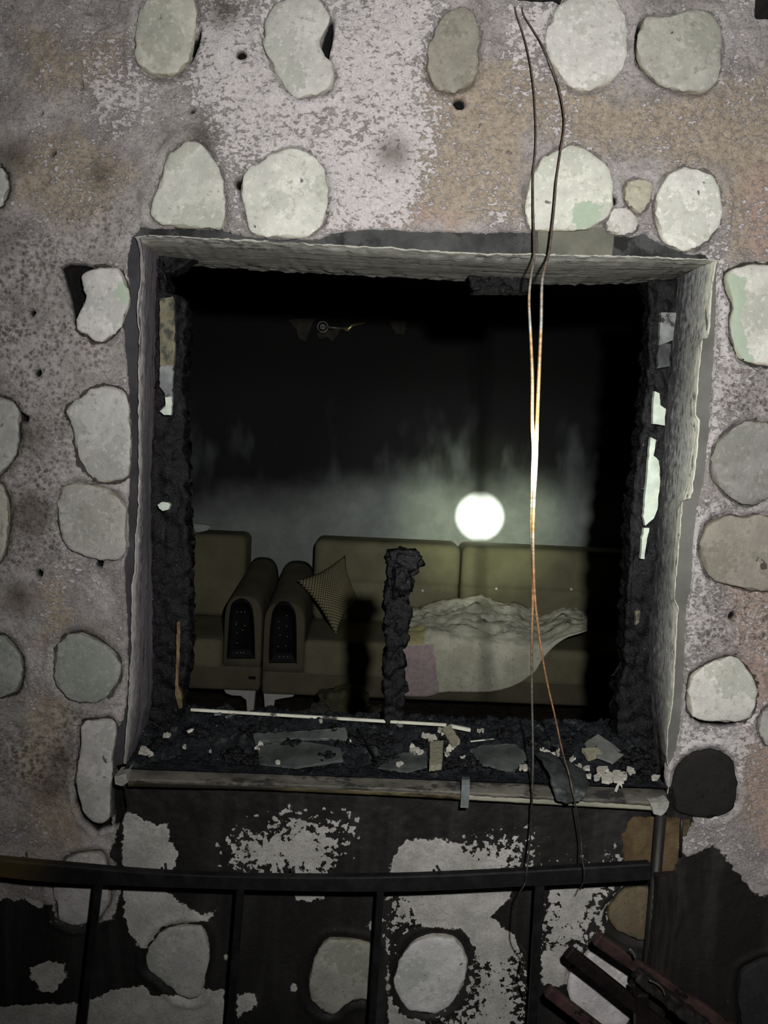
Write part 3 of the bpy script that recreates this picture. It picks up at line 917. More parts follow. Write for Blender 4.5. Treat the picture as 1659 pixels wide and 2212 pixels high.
px_plate('paint_strip', [(346, 645), (374, 640), (378, 700), (377, 760), (376, 790), (370, 792), (346, 790), (344, 720)], 0.146, 0.012, m_paint_y, win, jag=0.0012, seed=1, label='yellowed strip of old paint')
px_plate('paint_strip', [(345, 790), (374, 788), (373, 850), (370, 897), (352, 895), (344, 888), (357, 875), (356, 850), (345, 835)], 0.146, 0.012, m_paint_g, win, jag=0.0012, seed=2, label='grey strip of old paint')
px_plate('paint_strip', [(357, 858), (372, 856), (370, 897), (354, 897), (346, 889), (357, 880)], 0.143, 0.010, m_paint_w, win, jag=0.001, seed=3, label='white strip of old paint')
px_plate('paint_strip', [(1428, 675), (1461, 675), (1453, 735), (1424, 745)], 0.140, 0.012, m_paint_g, win, jag=0.001, seed=4, label='grey strip of old paint')
px_plate('paint_strip', [(1424, 745), (1450, 742), (1446, 790), (1420, 797)], 0.143, 0.012, simple_mat('dark_scorched_paint', (0.06, 0.062, 0.065), 0.6, 0.5, 22, 0.4), win, jag=0.002, seed=5, label='dark strip of old paint')
px_plate('paint_strip', [(1414, 845), (1425, 850), (1426, 875), (1438, 884), (1436, 920), (1420, 917), (1410, 916), (1411, 880)], 0.140, 0.012, m_paint_w, win, jag=0.001, seed=6, label='white strip of old paint')
px_plate('paint_strip', [(1406, 945), (1418, 950), (1412, 985), (1424, 995), (1426, 1040), (1420, 1100), (1412, 1120), (1395, 1135), (1390, 1115), (1397, 1040), (1402, 985)], 0.138, 0.012, m_paint_w, win, jag=0.001, seed=7, label='white strip of old paint')
px_plate('paint_strip', [(1392, 1140), (1402, 1140), (1396, 1180), (1392, 1208), (1384, 1208), (1386, 1170)], 0.140, 0.012, m_paint_w, win, jag=0.0012, seed=8, label='white strip of old paint')
px_plate('paint_strip', [(1373, 1320), (1383, 1318), (1380, 1345), (1373, 1350)], 0.145, 0.01, m_paint_y, win, jag=0.001, seed=9, label='yellowed chip of old paint')
px_plate('plaster_chip', [(341, 1091), (349, 1085), (362, 1086), (368, 1090), (364, 1101), (352, 1103), (343, 1099)], 0.140, 0.015, m_paint_w, win, jag=0.001, seed=21, label='white plaster chip')
m_rust_edge = simple_mat('rusty_edge_metal', (0.32, 0.24, 0.13), 0.4, 0.5, 40, 0.2, metal=0.7)
px_plate('edge_bead', [(382, 1345), (389, 1343), (387, 1420), (384, 1480), (392, 1500), (393, 1530), (386, 1532), (378, 1500), (380, 1430)], 0.148, 0.008, m_rust_edge, win, jag=0.0008, seed=10, label='thin rusty metal bead')

# ---- sill
m_sill = simple_mat('scorched_stone_sill', (0.105, 0.097, 0.082), 0.6, 0.5, 24, 0.35, dark=(0.03, 0.028, 0.026), dthr=0.52, stretch=(0.5, 1, 1.4))
m_trim = simple_mat('sill_edge_trim', (0.26, 0.26, 0.20), 0.5, 0.3, 16, 0.2, dark=(0.04, 0.036, 0.03), dthr=0.56, stretch=(0.35, 1, 1))
m_trim_d = simple_mat('sooty_edge_trim', (0.085, 0.07, 0.035), 0.5, 0.6, 14, 0.2, dark=(0.018, 0.016, 0.012), dthr=0.46, stretch=(0.3, 1, 1))
F1 = [(276, 1668), (560, 1678), (850, 1688), (1150, 1702), (1440, 1718)]
F2 = [(276, 1685), (560, 1694), (850, 1705), (1150, 1721), (1440, 1738)]
F3 = [(276, 1700), (560, 1706), (850, 1719), (1150, 1736), (1440, 1752)]
A1 = PL(shift(F1, 0, -4), -0.004)
A2 = PL(F2, -0.034)
back = [Vector((v.x, 0.22, v.z + 0.012)) for v in A1]
under = [Vector((v.x, 0.012, v.z - 0.018)) for v in A2]
A2b = [v + Vector((0, 0.002, -0.006)) for v in A2]
loft('sill', [back, A1, A2, A2b, under], m_sill, win, nseg=140, rough_amp=0.0016, sub=5)
B1 = PL(shift(F2, 0, 4), -0.030)
B2 = PL(F3, -0.030)


def strip(name, p1, p2, mat, i0, i1, th=0.006):
    a = [Vector(v) for v in resample(p1, 100)][i0:i1]
    b = [Vector(v) for v in resample(p2, 100)][i0:i1]
    rows = [[v + Vector((0, th, 0)) for v in a], a, b, [v + Vector((0, th + 0.03, 0)) for v in b]]
    return loft(name, rows, mat, win, nseg=100, rough_amp=0.0005, sub=3)


strip('edge_trim', B1, B2, m_trim_d, 0, 63)
strip('edge_trim', B1, B2, m_trim, 62, 100)


def rbox(bm, c, s, r, n=6, warp=None):
    """rounded box, centre c, half-sizes s, corner radius r"""
    base = len(bm.verts)
    c, s = Vector(c), Vector(s)
    r = min(r, s.x, s.y, s.z)
    vs = {}

    def vert(p):
        k = (round(p.x, 5), round(p.y, 5), round(p.z, 5))
        if k not in vs:
            inner = Vector((max(-s.x + r, min(s.x - r, p.x)), max(-s.y + r, min(s.y - r, p.y)), max(-s.z + r, min(s.z - r, p.z))))
            d = p - inner
            q = inner + (d.normalized() * r if d.length > 1e-9 else d)
            q = q + c
            if warp:
                q = warp(q)
            vs[k] = bm.verts.new(q)
        return vs[k]
    # grid stops concentrated near the edges
    def stops(h):
        t = [-h + r * (i / 3) for i in range(4)]
        m = [(-h + r) + (2 * (h - r)) * i / n for i in range(1, n)]
        return sorted(set([round(v, 6) for v in t + m + [-v for v in t]]))
    sx, sy, sz = stops(s.x), stops(s.y), stops(s.z)
    for ax, (ua, va, wa) in enumerate(((sy, sz, s.x), (sx, sz, s.y), (sx, sy, s.z))):
        for sg in (-1, 1):
            for i in range(len(ua) - 1):
                for j in range(len(va) - 1):
                    q = []
                    for (u, v) in ((ua[i], va[j]), (ua[i + 1], va[j]), (ua[i + 1], va[j + 1]), (ua[i], va[j + 1])):
                        p = [Vector((sg * wa, u, v)), Vector((u, sg * wa, v)), Vector((u, v, sg * wa))][ax]
                        q.append(vert(p))
                    if len(set(q)) == 4:
                        try:
                            bm.faces.new(q)
                        except ValueError:
                            pass
    bmesh.ops.recalc_face_normals(bm, faces=bm.faces)
    return bm


def box_between(bm, a, b, w, h, up=Vector((0, -1, 0))):
    """box beam from a to b; w across (perpendicular to up), h along up"""
    a, b = Vector(a), Vector(b)
    d = (b - a).normalized()
    s = d.cross(up).normalized()
    u = s.cross(d).normalized()
    vs = []
    for e in (a, b):
        for (i, j) in ((-1, -1), (1, -1), (1, 1), (-1, 1)):
            vs.append(bm.verts.new(e + s * (i * w / 2) + u * (j * h / 2)))
    for f in ((0, 1, 2, 3), (7, 6, 5, 4), (0, 4, 5, 1), (1, 5, 6, 2), (2, 6, 7, 3), (3, 7, 4, 0)):
        bm.faces.new([vs[k] for k in f])
    bmesh.ops.recalc_face_normals(bm, faces=bm.faces)
    return bm


def bevel(bm, w, seg=2):
    bmesh.ops.bevel(bm, geom=list(bm.edges), offset=w, segments=seg, affect='EDGES', profile=0.5)
    return bm


def tube(bm, pts, rad, seg=8):
    pts = [Vector(p) for p in pts]
    rings = []
    for i, p in enumerate(pts):
        d = (pts[min(i + 1, len(pts) - 1)] - pts[max(i - 1, 0)]).normalized()
        ref = Vector((0, 1, 0)) if abs(d.y) < 0.9 else Vector((1, 0, 0))
        s = d.cross(ref).normalized()
        t = s.cross(d).normalized()
        rr = rad(i / (len(pts) - 1)) if callable(rad) else rad
        rings.append([bm.verts.new(p + (s * math.cos(2 * math.pi * k / seg) + t * math.sin(2 * math.pi * k / seg)) * rr) for k in range(seg)])
    for a, b in zip(rings, rings[1:]):
        for k in range(seg):
            bm.faces.new((a[k], a[(k + 1) % seg], b[(k + 1) % seg], b[k]))
    bm.faces.new(rings[0][::-1])
    bm.faces.new(rings[-1])
    bmesh.ops.recalc_face_normals(bm, faces=bm.faces)
    return bm


m_block = simple_mat('mortar_stub', (0.30, 0.30, 0.27), 0.8, 0.3, 50, 0.5)
px_plate('sill_end', [(1404, 1735), (1447, 1733), (1440, 1752), (1428, 1763), (1412, 1758)], -0.042, 0.05, m_block, win, jag=0.0012, seed=11)
px_plate('sill_end', [(247, 1678), (273, 1672), (276, 1690), (266, 1698), (250, 1694)], -0.038, 0.05, m_block, win, jag=0.0012, seed=12)

# ================================================================== ROOM
ROOM_Y0, ROOM_Y1, RX0, RX1, FZ, CZ = 0.26, 3.40, -2.3, 2.5, -0.76, 1.78


def quad_obj(name, v, mat, **p):
    return obj(name, mesh_from(name, v, [(0, 1, 2, 3)]), mat, smooth=False, kind='structure', **p)


n = NT('smoke_stained_falloff_wall')
sx = n.new('ShaderNodeSeparateXYZ')
n.put(sx.inputs[0], n.co)
z = sx.outputs['Z']
x = sx.outputs['X']
a = n.noise(2.2, 5, 0.5, n.scaled((1.0, 1, 1.2)))
st = n.noise(1.0, 3, 0.5, n.scaled((3.0, 3, 1.8)), off=(3, 1, 2))
b = n.noise(60, 5, 0.65)
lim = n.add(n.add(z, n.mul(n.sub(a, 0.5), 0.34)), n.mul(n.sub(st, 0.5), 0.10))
lim = n.add(lim, n.step(x, 0.3, -1.3, 0.0, 0.22))  # torch falloff painted into the colour: wall darkens lower down at left
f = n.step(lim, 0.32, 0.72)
blot = n.noise(1.0, 3, 0.5, n.scaled((4.2, 4, 1.7)), off=(8, 3, 0))
up = n.mix(n.mul(n.step(blot, 0.50, 0.78), n.step(z, 1.2, 0.75)), (0.014, 0.015, 0.015), (0.15, 0.165, 0.17))
up = n.mix(n.step(z, 0.95, 1.35), up, (0.006, 0.006, 0.006))
low = n.scale_col((0.32, 0.35, 0.34), n.step(n.noise(9, 5, 0.6), 0.3, 0.7, 0.85, 1.1))
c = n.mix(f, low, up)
n.bump(n.add(b, n.noise(160, 3, 0.6)), 0.6, 0.006)
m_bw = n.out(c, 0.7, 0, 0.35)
m_room = simple_mat('sooty_room_wall', (0.03, 0.03, 0.03), 0.8, 0.4, 6, 0.2)
m_ceil = simple_mat('soot_black_ceiling', (0.008, 0.008, 0.008), 0.8, 0.4, 6, 0.2)
m_floor = simple_mat('dirty_floor', (0.045, 0.038, 0.03), 0.6, 0.5, 18, 0.3, bscale=60)
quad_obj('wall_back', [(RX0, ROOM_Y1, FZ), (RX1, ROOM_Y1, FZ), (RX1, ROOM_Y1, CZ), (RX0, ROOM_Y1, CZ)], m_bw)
quad_obj('wall_left', [(RX0, ROOM_Y0, FZ), (RX0, ROOM_Y1, FZ), (RX0, ROOM_Y1, CZ), (RX0, ROOM_Y0, CZ)], m_room)
quad_obj('wall_right', [(RX1, ROOM_Y1, FZ), (RX1, ROOM_Y0, FZ), (RX1, ROOM_Y0, CZ), (RX1, ROOM_Y1, CZ)], m_room)
quad_obj('ceiling', [(RX0, ROOM_Y0, CZ), (RX1, ROOM_Y0, CZ), (RX1, ROOM_Y1, CZ), (RX0, ROOM_Y1, CZ)], m_ceil)
quad_obj('floor', [(RX0, ROOM_Y0, FZ), (RX1, ROOM_Y0, FZ), (RX1, ROOM_Y1, FZ), (RX0, ROOM_Y1, FZ)], m_floor)
ix0, ix1, iz0, iz1 = -0.74, 0.74, 0.0, 1.27
iv = [(RX0, FZ), (RX1, FZ), (RX1, CZ), (RX0, CZ), (ix0, iz0), (ix1, iz0), (ix1, iz1), (ix0, iz1)]
obj('wall_inner', mesh_from('wall_inner', [(a, ROOM_Y0, b) for a, b in iv], [(0, 1, 5, 4), (1, 2, 6, 5), (2, 3, 7, 6), (3, 0, 4, 7)]), m_room, smooth=False, kind='structure')
m_ground = simple_mat('dark_paving', (0.06, 0.055, 0.05), 0.8, 0.4, 14, 0.4, bscale=50)
quad_obj('ground', [(-4, -4, -0.98), (4, -4, -0.98), (4, 0.0, -0.98), (-4, 0.0, -0.98)], m_ground)

# ================================================================== ROOM FURNITURE
n = NT('olive_upholstery')
a = n.noise(6, 4, 0.6)
b = n.noise(350, 3, 0.6)
c = n.mix(n.step(a, 0.3, 0.7), (0.165, 0.155, 0.098), (0.215, 0.203, 0.13))
c = n.scale_col(c, n.step(b, 0.3, 0.7, 0.85, 1.12))
n.bump(n.add(n.mul(b, 0.3), a), 0.35, 0.006)
m_sofa = n.out(c, 0.9, 0, 0.15)
m_sofa_d = simple_mat('dull_brown_upholstery', (0.115, 0.105, 0.068), 0.9, 0.2, 6, 0.25, bscale=300)
m_panel = simple_mat('black_tufted_leather', (0.004, 0.004, 0.004), 0.55, 0.2, 30, 0.2, spec=0.15)
m_chrome = simple_mat('brushed_silver_foot', (0.55, 0.55, 0.53), 0.45, 0.1, 20, 0.1, metal=0.35)
m_stud = simple_mat('silver_stud', (0.75, 0.75, 0.75), 0.35, 0.1, 20, 0, metal=0.4)


def sofa_arm(parent, x0, x1, yf, yb, zb, ztf, ztb, mat):
    """padded arm with an arched front, lofted backwards"""
    bm = bmesh.new()
    st_ = []
    ny = 10
    for j in range(ny + 3):
        if j < 3:
            y = yf + 0.012 * j
            k = (0.94, 0.985, 1.0)[j]
        else:
            y = yf + 0.024 + (yb - yf - 0.024) * (j - 2) / ny
            k = 1.0
        t = max(0, (y - yf) / (yb - yf))
        zt = ztf + (ztb - ztf) * t
        w = (x1 - x0) / 2 * k
        cx = (x0 + x1) / 2
        hh = (zt - zb)
        ring = []
        for i in range(6):
            ring.append((cx - w * (1.0 - 0.0 * i), zb + (hh * 0.62) * i / 6))
        for i in range(15):
            an = math.pi * (1 - i / 14)
            ca, sa = math.cos(an), math.sin(an)
            ring.append((cx + w * math.copysign(abs(ca) ** 0.72, ca), zb + hh * 0.62 + hh * 0.38 * k * sa ** 0.72))
        for i in range(6):
            ring.append((cx + w, zb + (hh * 0.62) * (5 - i) / 6))
        st_.append([bm.verts.new((a, y, b)) for a, b in ring])
    for a, b in zip(st_, st_[1:]):
        m = len(a)
        for i in range(m):
            bm.faces.new((a[i], a[(i + 1) % m], b[(i + 1) % m], b[i]))
    bm.faces.new(st_[0])
    bm.faces.new(st_[-1][::-1])
    bmesh.ops.recalc_face_normals(bm, faces=bm.faces)
    return obj('arm', bm, mat, parent)


def arch_panel(parent, pts_px, Y, studs):
    front = [P(a, b, Y) for a, b in pts_px]
    fr = [Vector(v) for v in catmull([tuple(v) for v in front], 3)]
    cen = sum(fr, Vector()) / len(fr)
    bm = bmesh.new()
    rows = []
    for k, (s, y) in enumerate(((1.03, 0.02), (1.03, -0.006), (0.97, -0.009), (0.93, -0.002), (0.6, 0.001))):
        rows.append([bm.verts.new(cen + (v - cen) * s + Vector((0, y, 0))) for v in fr])
    for a, b in zip(rows, rows[1:]):
        for i in range(len(a)):
            bm.faces.new((a[i], a[(i + 1) % len(a)], b[(i + 1) % len(a)], b[i]))
    bm.faces.new(rows[-1])
    bmesh.ops.recalc_face_normals(bm, faces=bm.faces)
    pn_ = obj('arched_panel', bm, m_panel, parent, label='black arched panel with silver studs')
    for (a, b) in studs:
        s = bmesh.new()
        bmesh.ops.create_uvsphere(s, u_segments=8, v_segments=6, radius=0.0027)
        bmesh.ops.translate(s, vec=P(a, b, Y - 0.004), verts=s.verts)
        o = obj('stud', s, m_stud, None)
        o.parent = pn_
    return pn_


def l_foot(parent, pts_px, Y, th=0.05):
    px_plate('foot', pts_px, Y, th, m_chrome, parent, label='silver L-shaped foot')


YF = 2.5
# --- loveseat on the right
sofa = empty('sofa', (0.6, 2.9, FZ))
tag(sofa, 'wide olive two-cushion sofa against the room wall, covered by a crumpled blanket', 'sofa')
pz = lambda px, py, Y: P(px, py, Y).z
pxx = lambda px, py, Y: P(px, py, Y).x
ax0, ax1 = pxx(566, 1440, YF), pxx(652, 1440, YF)
zb = pz(615, 1452, YF)
sofa_arm(sofa, ax0, ax1 + 0.01, YF, 3.3, zb, pz(616, 1302, YF), pz(648, 1216, 3.2), m_sofa_d)
sx1 = 1.98
sofa_arm(sofa, sx1, sx1 + 0.25, YF, 3.3, zb, pz(616, 1302, YF), pz(648, 1216, 3.2), m_sofa_d)
bm = bmesh.new()
zb0, zb1 = pz(700, 1506, YF), pz(615, 1447, YF)
rbox(bm, ((ax0 + sx1 + 0.25) / 2, (YF + 3.32) / 2, (zb0 + zb1) / 2), ((sx1 + 0.25 - ax0) / 2, (3.32 - YF) / 2, (zb1 - zb0) / 2), 0.025)
obj('base', bm, m_sofa_d, sofa)
# seat cushions
zs0, zs1 = pz(700, 1462, YF), pz(760, 1388, YF)
sxm = pxx(996, 1300, 2.95)
for (a, b) in ((ax1 + 0.005, sxm - 0.008), (sxm + 0.008, sx1)):
    bm = bmesh.new()
    rbox(bm, ((a + b) / 2, YF - 0.012 + 0.31, (zs0 + zs1) / 2), ((b - a) / 2, 0.31, (zs1 - zs0) / 2 + 0.004), 0.035, 8)
    obj('seat_cushion', bm, m_sofa, sofa)
# back cushions: one crease with buttons
zk0, zk1 = zs1 - 0.01, pz(700, 1163, 3.1)
zcr = pz(1072, 1274, 3.02)


def crease(q):
    g = math.exp(-((q.z - zcr) / 0.012) ** 2)
    if q.y < 3.12:
        return Vector((q.x, q.y + 0.018 * g, q.z))
    return q


bl = pxx(677, 1230, 3.02)
cush = []
for k, (a, b) in enumerate(((bl, sxm - 0.004), (sxm + 0.004, sx1 - 0.0))):
    bm = bmesh.new()
    rbox(bm, ((a + b) / 2, 3.17, (zk0 + zk1) / 2), ((b - a) / 2, 0.15, (zk1 - zk0) / 2), 0.05, 26, crease)
    cush.append(obj('back_cushion', bm, m_sofa, sofa))
for (a, b, k) in ((913, 1276, 0), (1072, 1272, 1), (1234, 1273, 1)):
    s = bmesh.new()
    bmesh.ops.create_uvsphere(s, u_segments=10, v_segments=6, radius=0.011)
    bmesh.ops.translate(s, vec=P(a, b, 3.022), verts=s.verts)
    o = obj('button', s, m_stud)
    o.parent = cush[k]
PA2 = [(582, 1430), (582, 1428), (583, 1380), (588, 1330), (597, 1309), (612, 1303), (628, 1309), (638, 1330), (640, 1380), (640, 1428), (640, 1430), (637, 1430), (612, 1430), (585, 1430)]
arch_panel(sofa, PA2, YF - 0.004, [(619, 1330), (602, 1357), (619, 1353), (605, 1372), (620, 1375), (601, 1397), (617, 1395), (604, 1419), (612, 1419), (621, 1419), (602, 1343)])
l_foot(sofa, [(569, 1490), (640, 1495), (632, 1505), (612, 1508), (594, 1512), (588, 1540), (588, 1552), (574, 1552)], YF + 0.02)

# --- armchair on the left
arm_ch = empty('armchair', (-1.2, 2.9, FZ))
tag(arm_ch, 'olive armchair with a black arched arm panel, left of the sofa in the room', 'armchair')
bx0, bx1 = pxx(481, 1430, YF), pxx(563, 1430, YF)
lx = -1.95
sofa_arm(arm_ch, bx0, bx1, YF, 3.3, pz(520, 1440, YF), pz(522, 1288, YF), pz(565, 1208, 3.2), m_sofa_d)
sofa_arm(arm_ch, lx, lx + 0.23, YF, 3.3, pz(520, 1440, YF), pz(522, 1288, YF), pz(565, 1208, 3.2), m_sofa_d)
bm = bmesh.new()
c0, c1 = pz(450, 1491, YF), pz(520, 1436, YF)
rbox(bm, ((lx + bx1) / 2, (YF + 3.32) / 2, (c0 + c1) / 2), ((bx1 - lx) / 2, (3.32 - YF) / 2, (c1 - c0) / 2), 0.025)
obj('base', bm, m_sofa_d, arm_ch)
bm = bmesh.new()
e0, e1 = pz(440, 1446, YF), pz(440, 1380, YF)
rbox(bm, ((lx + 0.23 + bx0) / 2, YF - 0.01 + 0.31, (e0 + e1) / 2), ((bx0 - lx - 0.24) / 2, 0.31, (e1 - e0) / 2), 0.035, 8)
obj('seat_cushion', bm, m_sofa, arm_ch)
bm = bmesh.new()
t1 = pz(470, 1152, 3.1)
br_ = pxx(530, 1200, 3.02)
rbox(bm, ((lx + 0.2 + br_) / 2, 3.17, (e1 + t1) / 2), ((br_ - lx - 0.2) / 2, 0.15, (t1 - e1) / 2), 0.05, 10)
obj('back_cushion', bm, m_sofa, arm_ch)
PA1 = [(491, 1421), (491, 1418), (494, 1370), (498, 1320), (504, 1303), (521, 1295), (538, 1303), (546, 1325), (549, 1370), (550, 1418), (550, 1421), (547, 1421), (520, 1421), (494, 1421)]
arch_panel(arm_ch, PA1, YF - 0.004, [(512, 1322), (521, 1322), (529, 1322), (510, 1349), (529, 1351), (524, 1361), (512, 1367), (512, 1389), (512, 1410), (520, 1410), (526, 1410), (511, 1345)])
l_foot(arm_ch, [(484, 1490), (552, 1490), (546, 1552), (535, 1552), (532, 1512), (520, 1503), (500, 1502), (488, 1497)], YF + 0.02)
px_plate('tag_label', [(537, 1461), (552, 1462), (552, 1468), (537, 1467)], YF - 0.006, 0.008, m_panel, arm_ch, label='small black tag')

# --- woven pillow
n = NT('woven_pillow_cloth')
uvn = n.new('ShaderNodeUVMap')
ck_ = n.new('ShaderNodeTexChecker')
n.put(ck_.inputs['Vector'], uvn.outputs[0])
ck_.inputs['Scale'].default_value = 36
wv = n.noise(8, 3, 0.5)
c = n.mix(ck_.outputs['Fac'], (0.36, 0.325, 0.19), (0.07, 0.065, 0.04))
c = n.scale_col(c, n.step(wv, 0.3, 0.7, 0.85, 1.1))
n.bump(ck_.outputs['Fac'], 0.6, 0.006)
m_wov = n.out(c, 0.85, 0, 0.2)


def pillow(name, cs, thick, mat):
    """square pillow between four corner points"""
    cs = [Vector(c) for c in cs]
    nrm = (cs[1] - cs[0]).cross(cs[3] - cs[0]).normalized()
    if nrm.y > 0:
        nrm = -nrm
    N = 22
    bm = bmesh.new()
    uvl = bm.loops.layers.uv.new('UVMap')
    g = {}
    for side in (1, -1):
        for i in range(N + 1):
            for j in range(N + 1):
                u, v = i / N, j / N
                edge = i in (0, N) or j in (0, N)
                if edge and (0, i, j) in g:
                    g[(side, i, j)] = g[(0, i, j)]
                    continue
                # edges curve inwards between corners
                cu = 0.07 * math.sin(math.pi * v) * (1 if u < .5 else -1) * abs(2 * u - 1)
                cv = 0.07 * math.sin(math.pi * u) * (1 if v < .5 else -1) * abs(2 * v - 1)
                uu, vv = u + cu, v + cv
                p = cs[0].lerp(cs[1], uu).lerp(cs[3].lerp(cs[2], uu), vv)
                hgt = (max(0, math.sin(math.pi * u)) * max(0, math.sin(math.pi * v))) ** 0.5 * thick
                vt = bm.verts.new(p + nrm * hgt * side)
                g[(side, i, j)] = vt
                if edge:
                    g[(0, i, j)] = vt
        for i in range(N):
            for j in range(N):
                try:
                    f = bm.faces.new((g[(side, i, j)], g[(side, i + 1, j)], g[(side, i + 1, j + 1)], g[(side, i, j + 1)]))
                except ValueError:
                    continue
                for lp, (a, b) in zip(f.loops, ((i, j), (i + 1, j), (i + 1, j + 1), (i, j + 1))):
                    lp[uvl].uv = (a / N, b / N)
    bmesh.ops.recalc_face_normals(bm, faces=bm.faces)
    return obj(name, bm, mat)


pl = pillow('throw_pillow', [P(641, 1253, 2.72), P(746, 1199, 2.95), P(772, 1292, 2.86), P(727, 1374, 2.66)], 0.06, m_wov)
tag(pl, 'square woven straw-coloured pillow tilted on the left end of the sofa', 'pillow')

# --- blanket
n = NT('soiled_blanket_cloth')
sx_ = n.new('ShaderNodeSeparateXYZ')
n.put(sx_.inputs[0], n.co)
a = n.noise(7, 5, 0.6)
b = n.noise(45, 5, 0.65)
c = n.mix(n.step(a, 0.35, 0.65), (0.56, 0.55, 0.43), (0.78, 0.77, 0.63))
c = n.mix(n.mul(n.step(b, 0.56, 0.66), 0.5), c, (0.30, 0.28, 0.23))
c = n.mix(n.attr('a_pinkc'), c, n.scale_col((0.52, 0.42, 0.425), n.step(b, 0.3, 0.7, 0.8, 1.1)))
c = n.mix(n.attr('a_yel'), c, (0.52, 0.47, 0.24))
n.bump(n.add(n.mul(b, 0.4), n.noise(16, 4, 0.5, dist=1.5)), 0.5, 0.014)
m_blan = n.out(c, 0.9, 0, 0.15)
top = smooth_path([(868, 1322), (900, 1318), (950, 1310), (985, 1303), (1010, 1300), (1040, 1296), (1080, 1312), (1110, 1312), (1150, 1330), (1180, 1340), (1215, 1327), (1250, 1331), (1268, 1340)], 8)
mid = smooth_path([(868, 1385), (900, 1385), (950, 1384), (1000, 1384), (1050, 1388), (1100, 1390), (1150, 1396), (1175, 1394), (1200, 1380), (1225, 1370), (1245, 1366), (1258, 1362), (1268, 1358)], 8)
bot = smooth_path([(868, 1502), (900, 1504), (930, 1502), (960, 1494), (1010, 1494), (1060, 1493), (1095, 1485), (1130, 1468), (1155, 1448), (1172, 1420), (1195, 1396), (1225, 1376), (1268, 1362)], 8)
NU, N1, N2 = 130, 22, 26
top, mid, bot = resample(top, NU), resample(mid, NU), resample(bot, NU)
verts, pk_, ye = [], [], []
for j in range(N1 + N2 + 1):
    for i in range(NU):
        if j <= N1:
            t = j / N1
            pxl = top[i] * (1 - t) + mid[i] * t
            Yd = 2.96 + (2.485 - 2.96) * t
            zw = 1.0
        else:
            t = (j - N1) / N2
            pxl = mid[i] * (1 - t) + bot[i] * t
            Yd = 2.485 - 0.018 * min(1, t * 3)
            zw = 0.35
        p = P(pxl[0], pxl[1], Yd)
        s = Vector((p.x * 5.5, j * 0.11, p.z * 3))
        w_ = mn.noise(s * 1.1) * 0.5 + abs(mn.noise(Vector((s.x * 0.9 + s.y * 1.3, s.y * 2.6 - s.x * 0.25, 3)))) * 0.9 + mn.noise(s * 4) * 0.15
        if j <= N1:
            wgt = min(1, (N1 - j) / 5 + 0.25)
            w2 = 1 - abs(mn.noise(Vector((p.x * 4 + p.y * 9, p.y * 26 - p.x * 6, 7)))) * 2.2
            w3 = 1 - abs(mn.noise(Vector((p.x * 9 - p.y * 10, p.y * 34 + p.x * 9, 2)))) * 2.2
            p += Vector((0, -0.03 * w_ * wgt, (0.04 * w_ + 0.024 * w2 + 0.012 * w3) * wgt))
        else:
            p += Vector((0, -abs(0.016 * mn.noise(Vector((p.x * 7, 0, 1))) + 0.012 * mn.noise(Vector((p.x * 13, p.z * 6, 4)))) - 0.004, 0))
        verts.append(p)
        pk_.append(1.0 if (j > N1 + 1 and pxl[0] < 936 + (pxl[1] - 1390) * 0.12) else 0.0)
        ye.append(1.0 if (N1 * 0.72 < j <= N1 + 1 and pxl[0] < 918) else 0.0)
faces = [(j * NU + i, j * NU + i + 1, (j + 1) * NU + i + 1, (j + 1) * NU + i) for j in range(N1 + N2) for i in range(NU - 1)]
me = mesh_from('blanket', verts, faces)
setattr_f(me, 'a_pinkc', pk_)
setattr_f(me, 'a_yel', ye)
blk = obj('blanket', me, m_blan)
md = blk.modifiers.new('thickness', 'SOLIDIFY')
md.thickness = 0.006
md.offset = 0
tag(blk, 'crumpled soiled pale blanket with a pink corner hanging off the sofa seat', 'blanket')

# --- rubble on the room floor and scraps on the furniture
m_foam = simple_mat('burnt_foam', (0.085, 0.082, 0.045), 0.9, 0.4, 20, 0.6, bscale=70, bdist=0.01)
m_paper = simple_mat('scrap_paper', (0.42, 0.45, 0.44), 0.8, 0.2, 20, 0.3)


def lump(name, c, s, mat, seed, label, cat, group=None, amp=0.35):
    bm = bmesh.new()
    bmesh.ops.create_icosphere(bm, subdivisions=4, radius=1)
    for v in bm.verts:
        q = v.co.copy()
        k = 1 + amp * mn.noise(q * 1.7 + Vector((seed, 0, 0))) + amp * 0.5 * mn.noise(q * 4 + Vector((0, seed, 0)))
        v.co = Vector((q.x * s[0], q.y * s[1], q.z * s[2])) * k
    o = obj(name, bm, mat)
    o.location = c
    return tag(o, label, cat, group)


lump('foam_chunk', P(740, 1518, 2.30) + Vector((0, 0, -0.0)), (0.15, 0.10, 0.085), m_foam, 3, 'olive chunk of torn foam on the floor before the sofa', 'rubble')
lump('foam_chunk', P(690, 1540, 2.05), (0.06, 0.05, 0.05), simple_mat('grey_foam', (0.06, 0.058, 0.05), 0.9, 0.4, 20, 0.6, bscale=70), 8, 'smaller grey chunk lying left of the olive foam', 'rubble')
lump('foam_chunk', P(815, 1545, 2.05), (0.08, 0.06, 0.045), simple_mat('brown_rubble', (0.045, 0.04, 0.03), 0.9, 0.4, 20, 0.6, bscale=70), 12, 'dark rubble lump on the floor left of the charred mullion', 'rubble')


def scrap(name, pts_px, Y, mat, seed, label, cat='scrap', group=None, th=0.004, jag=0.001, dY=None):
    o = px_plate(name, pts_px, Y, th, mat, None, dY, jag, seed)
    return tag(o, label, cat, group)


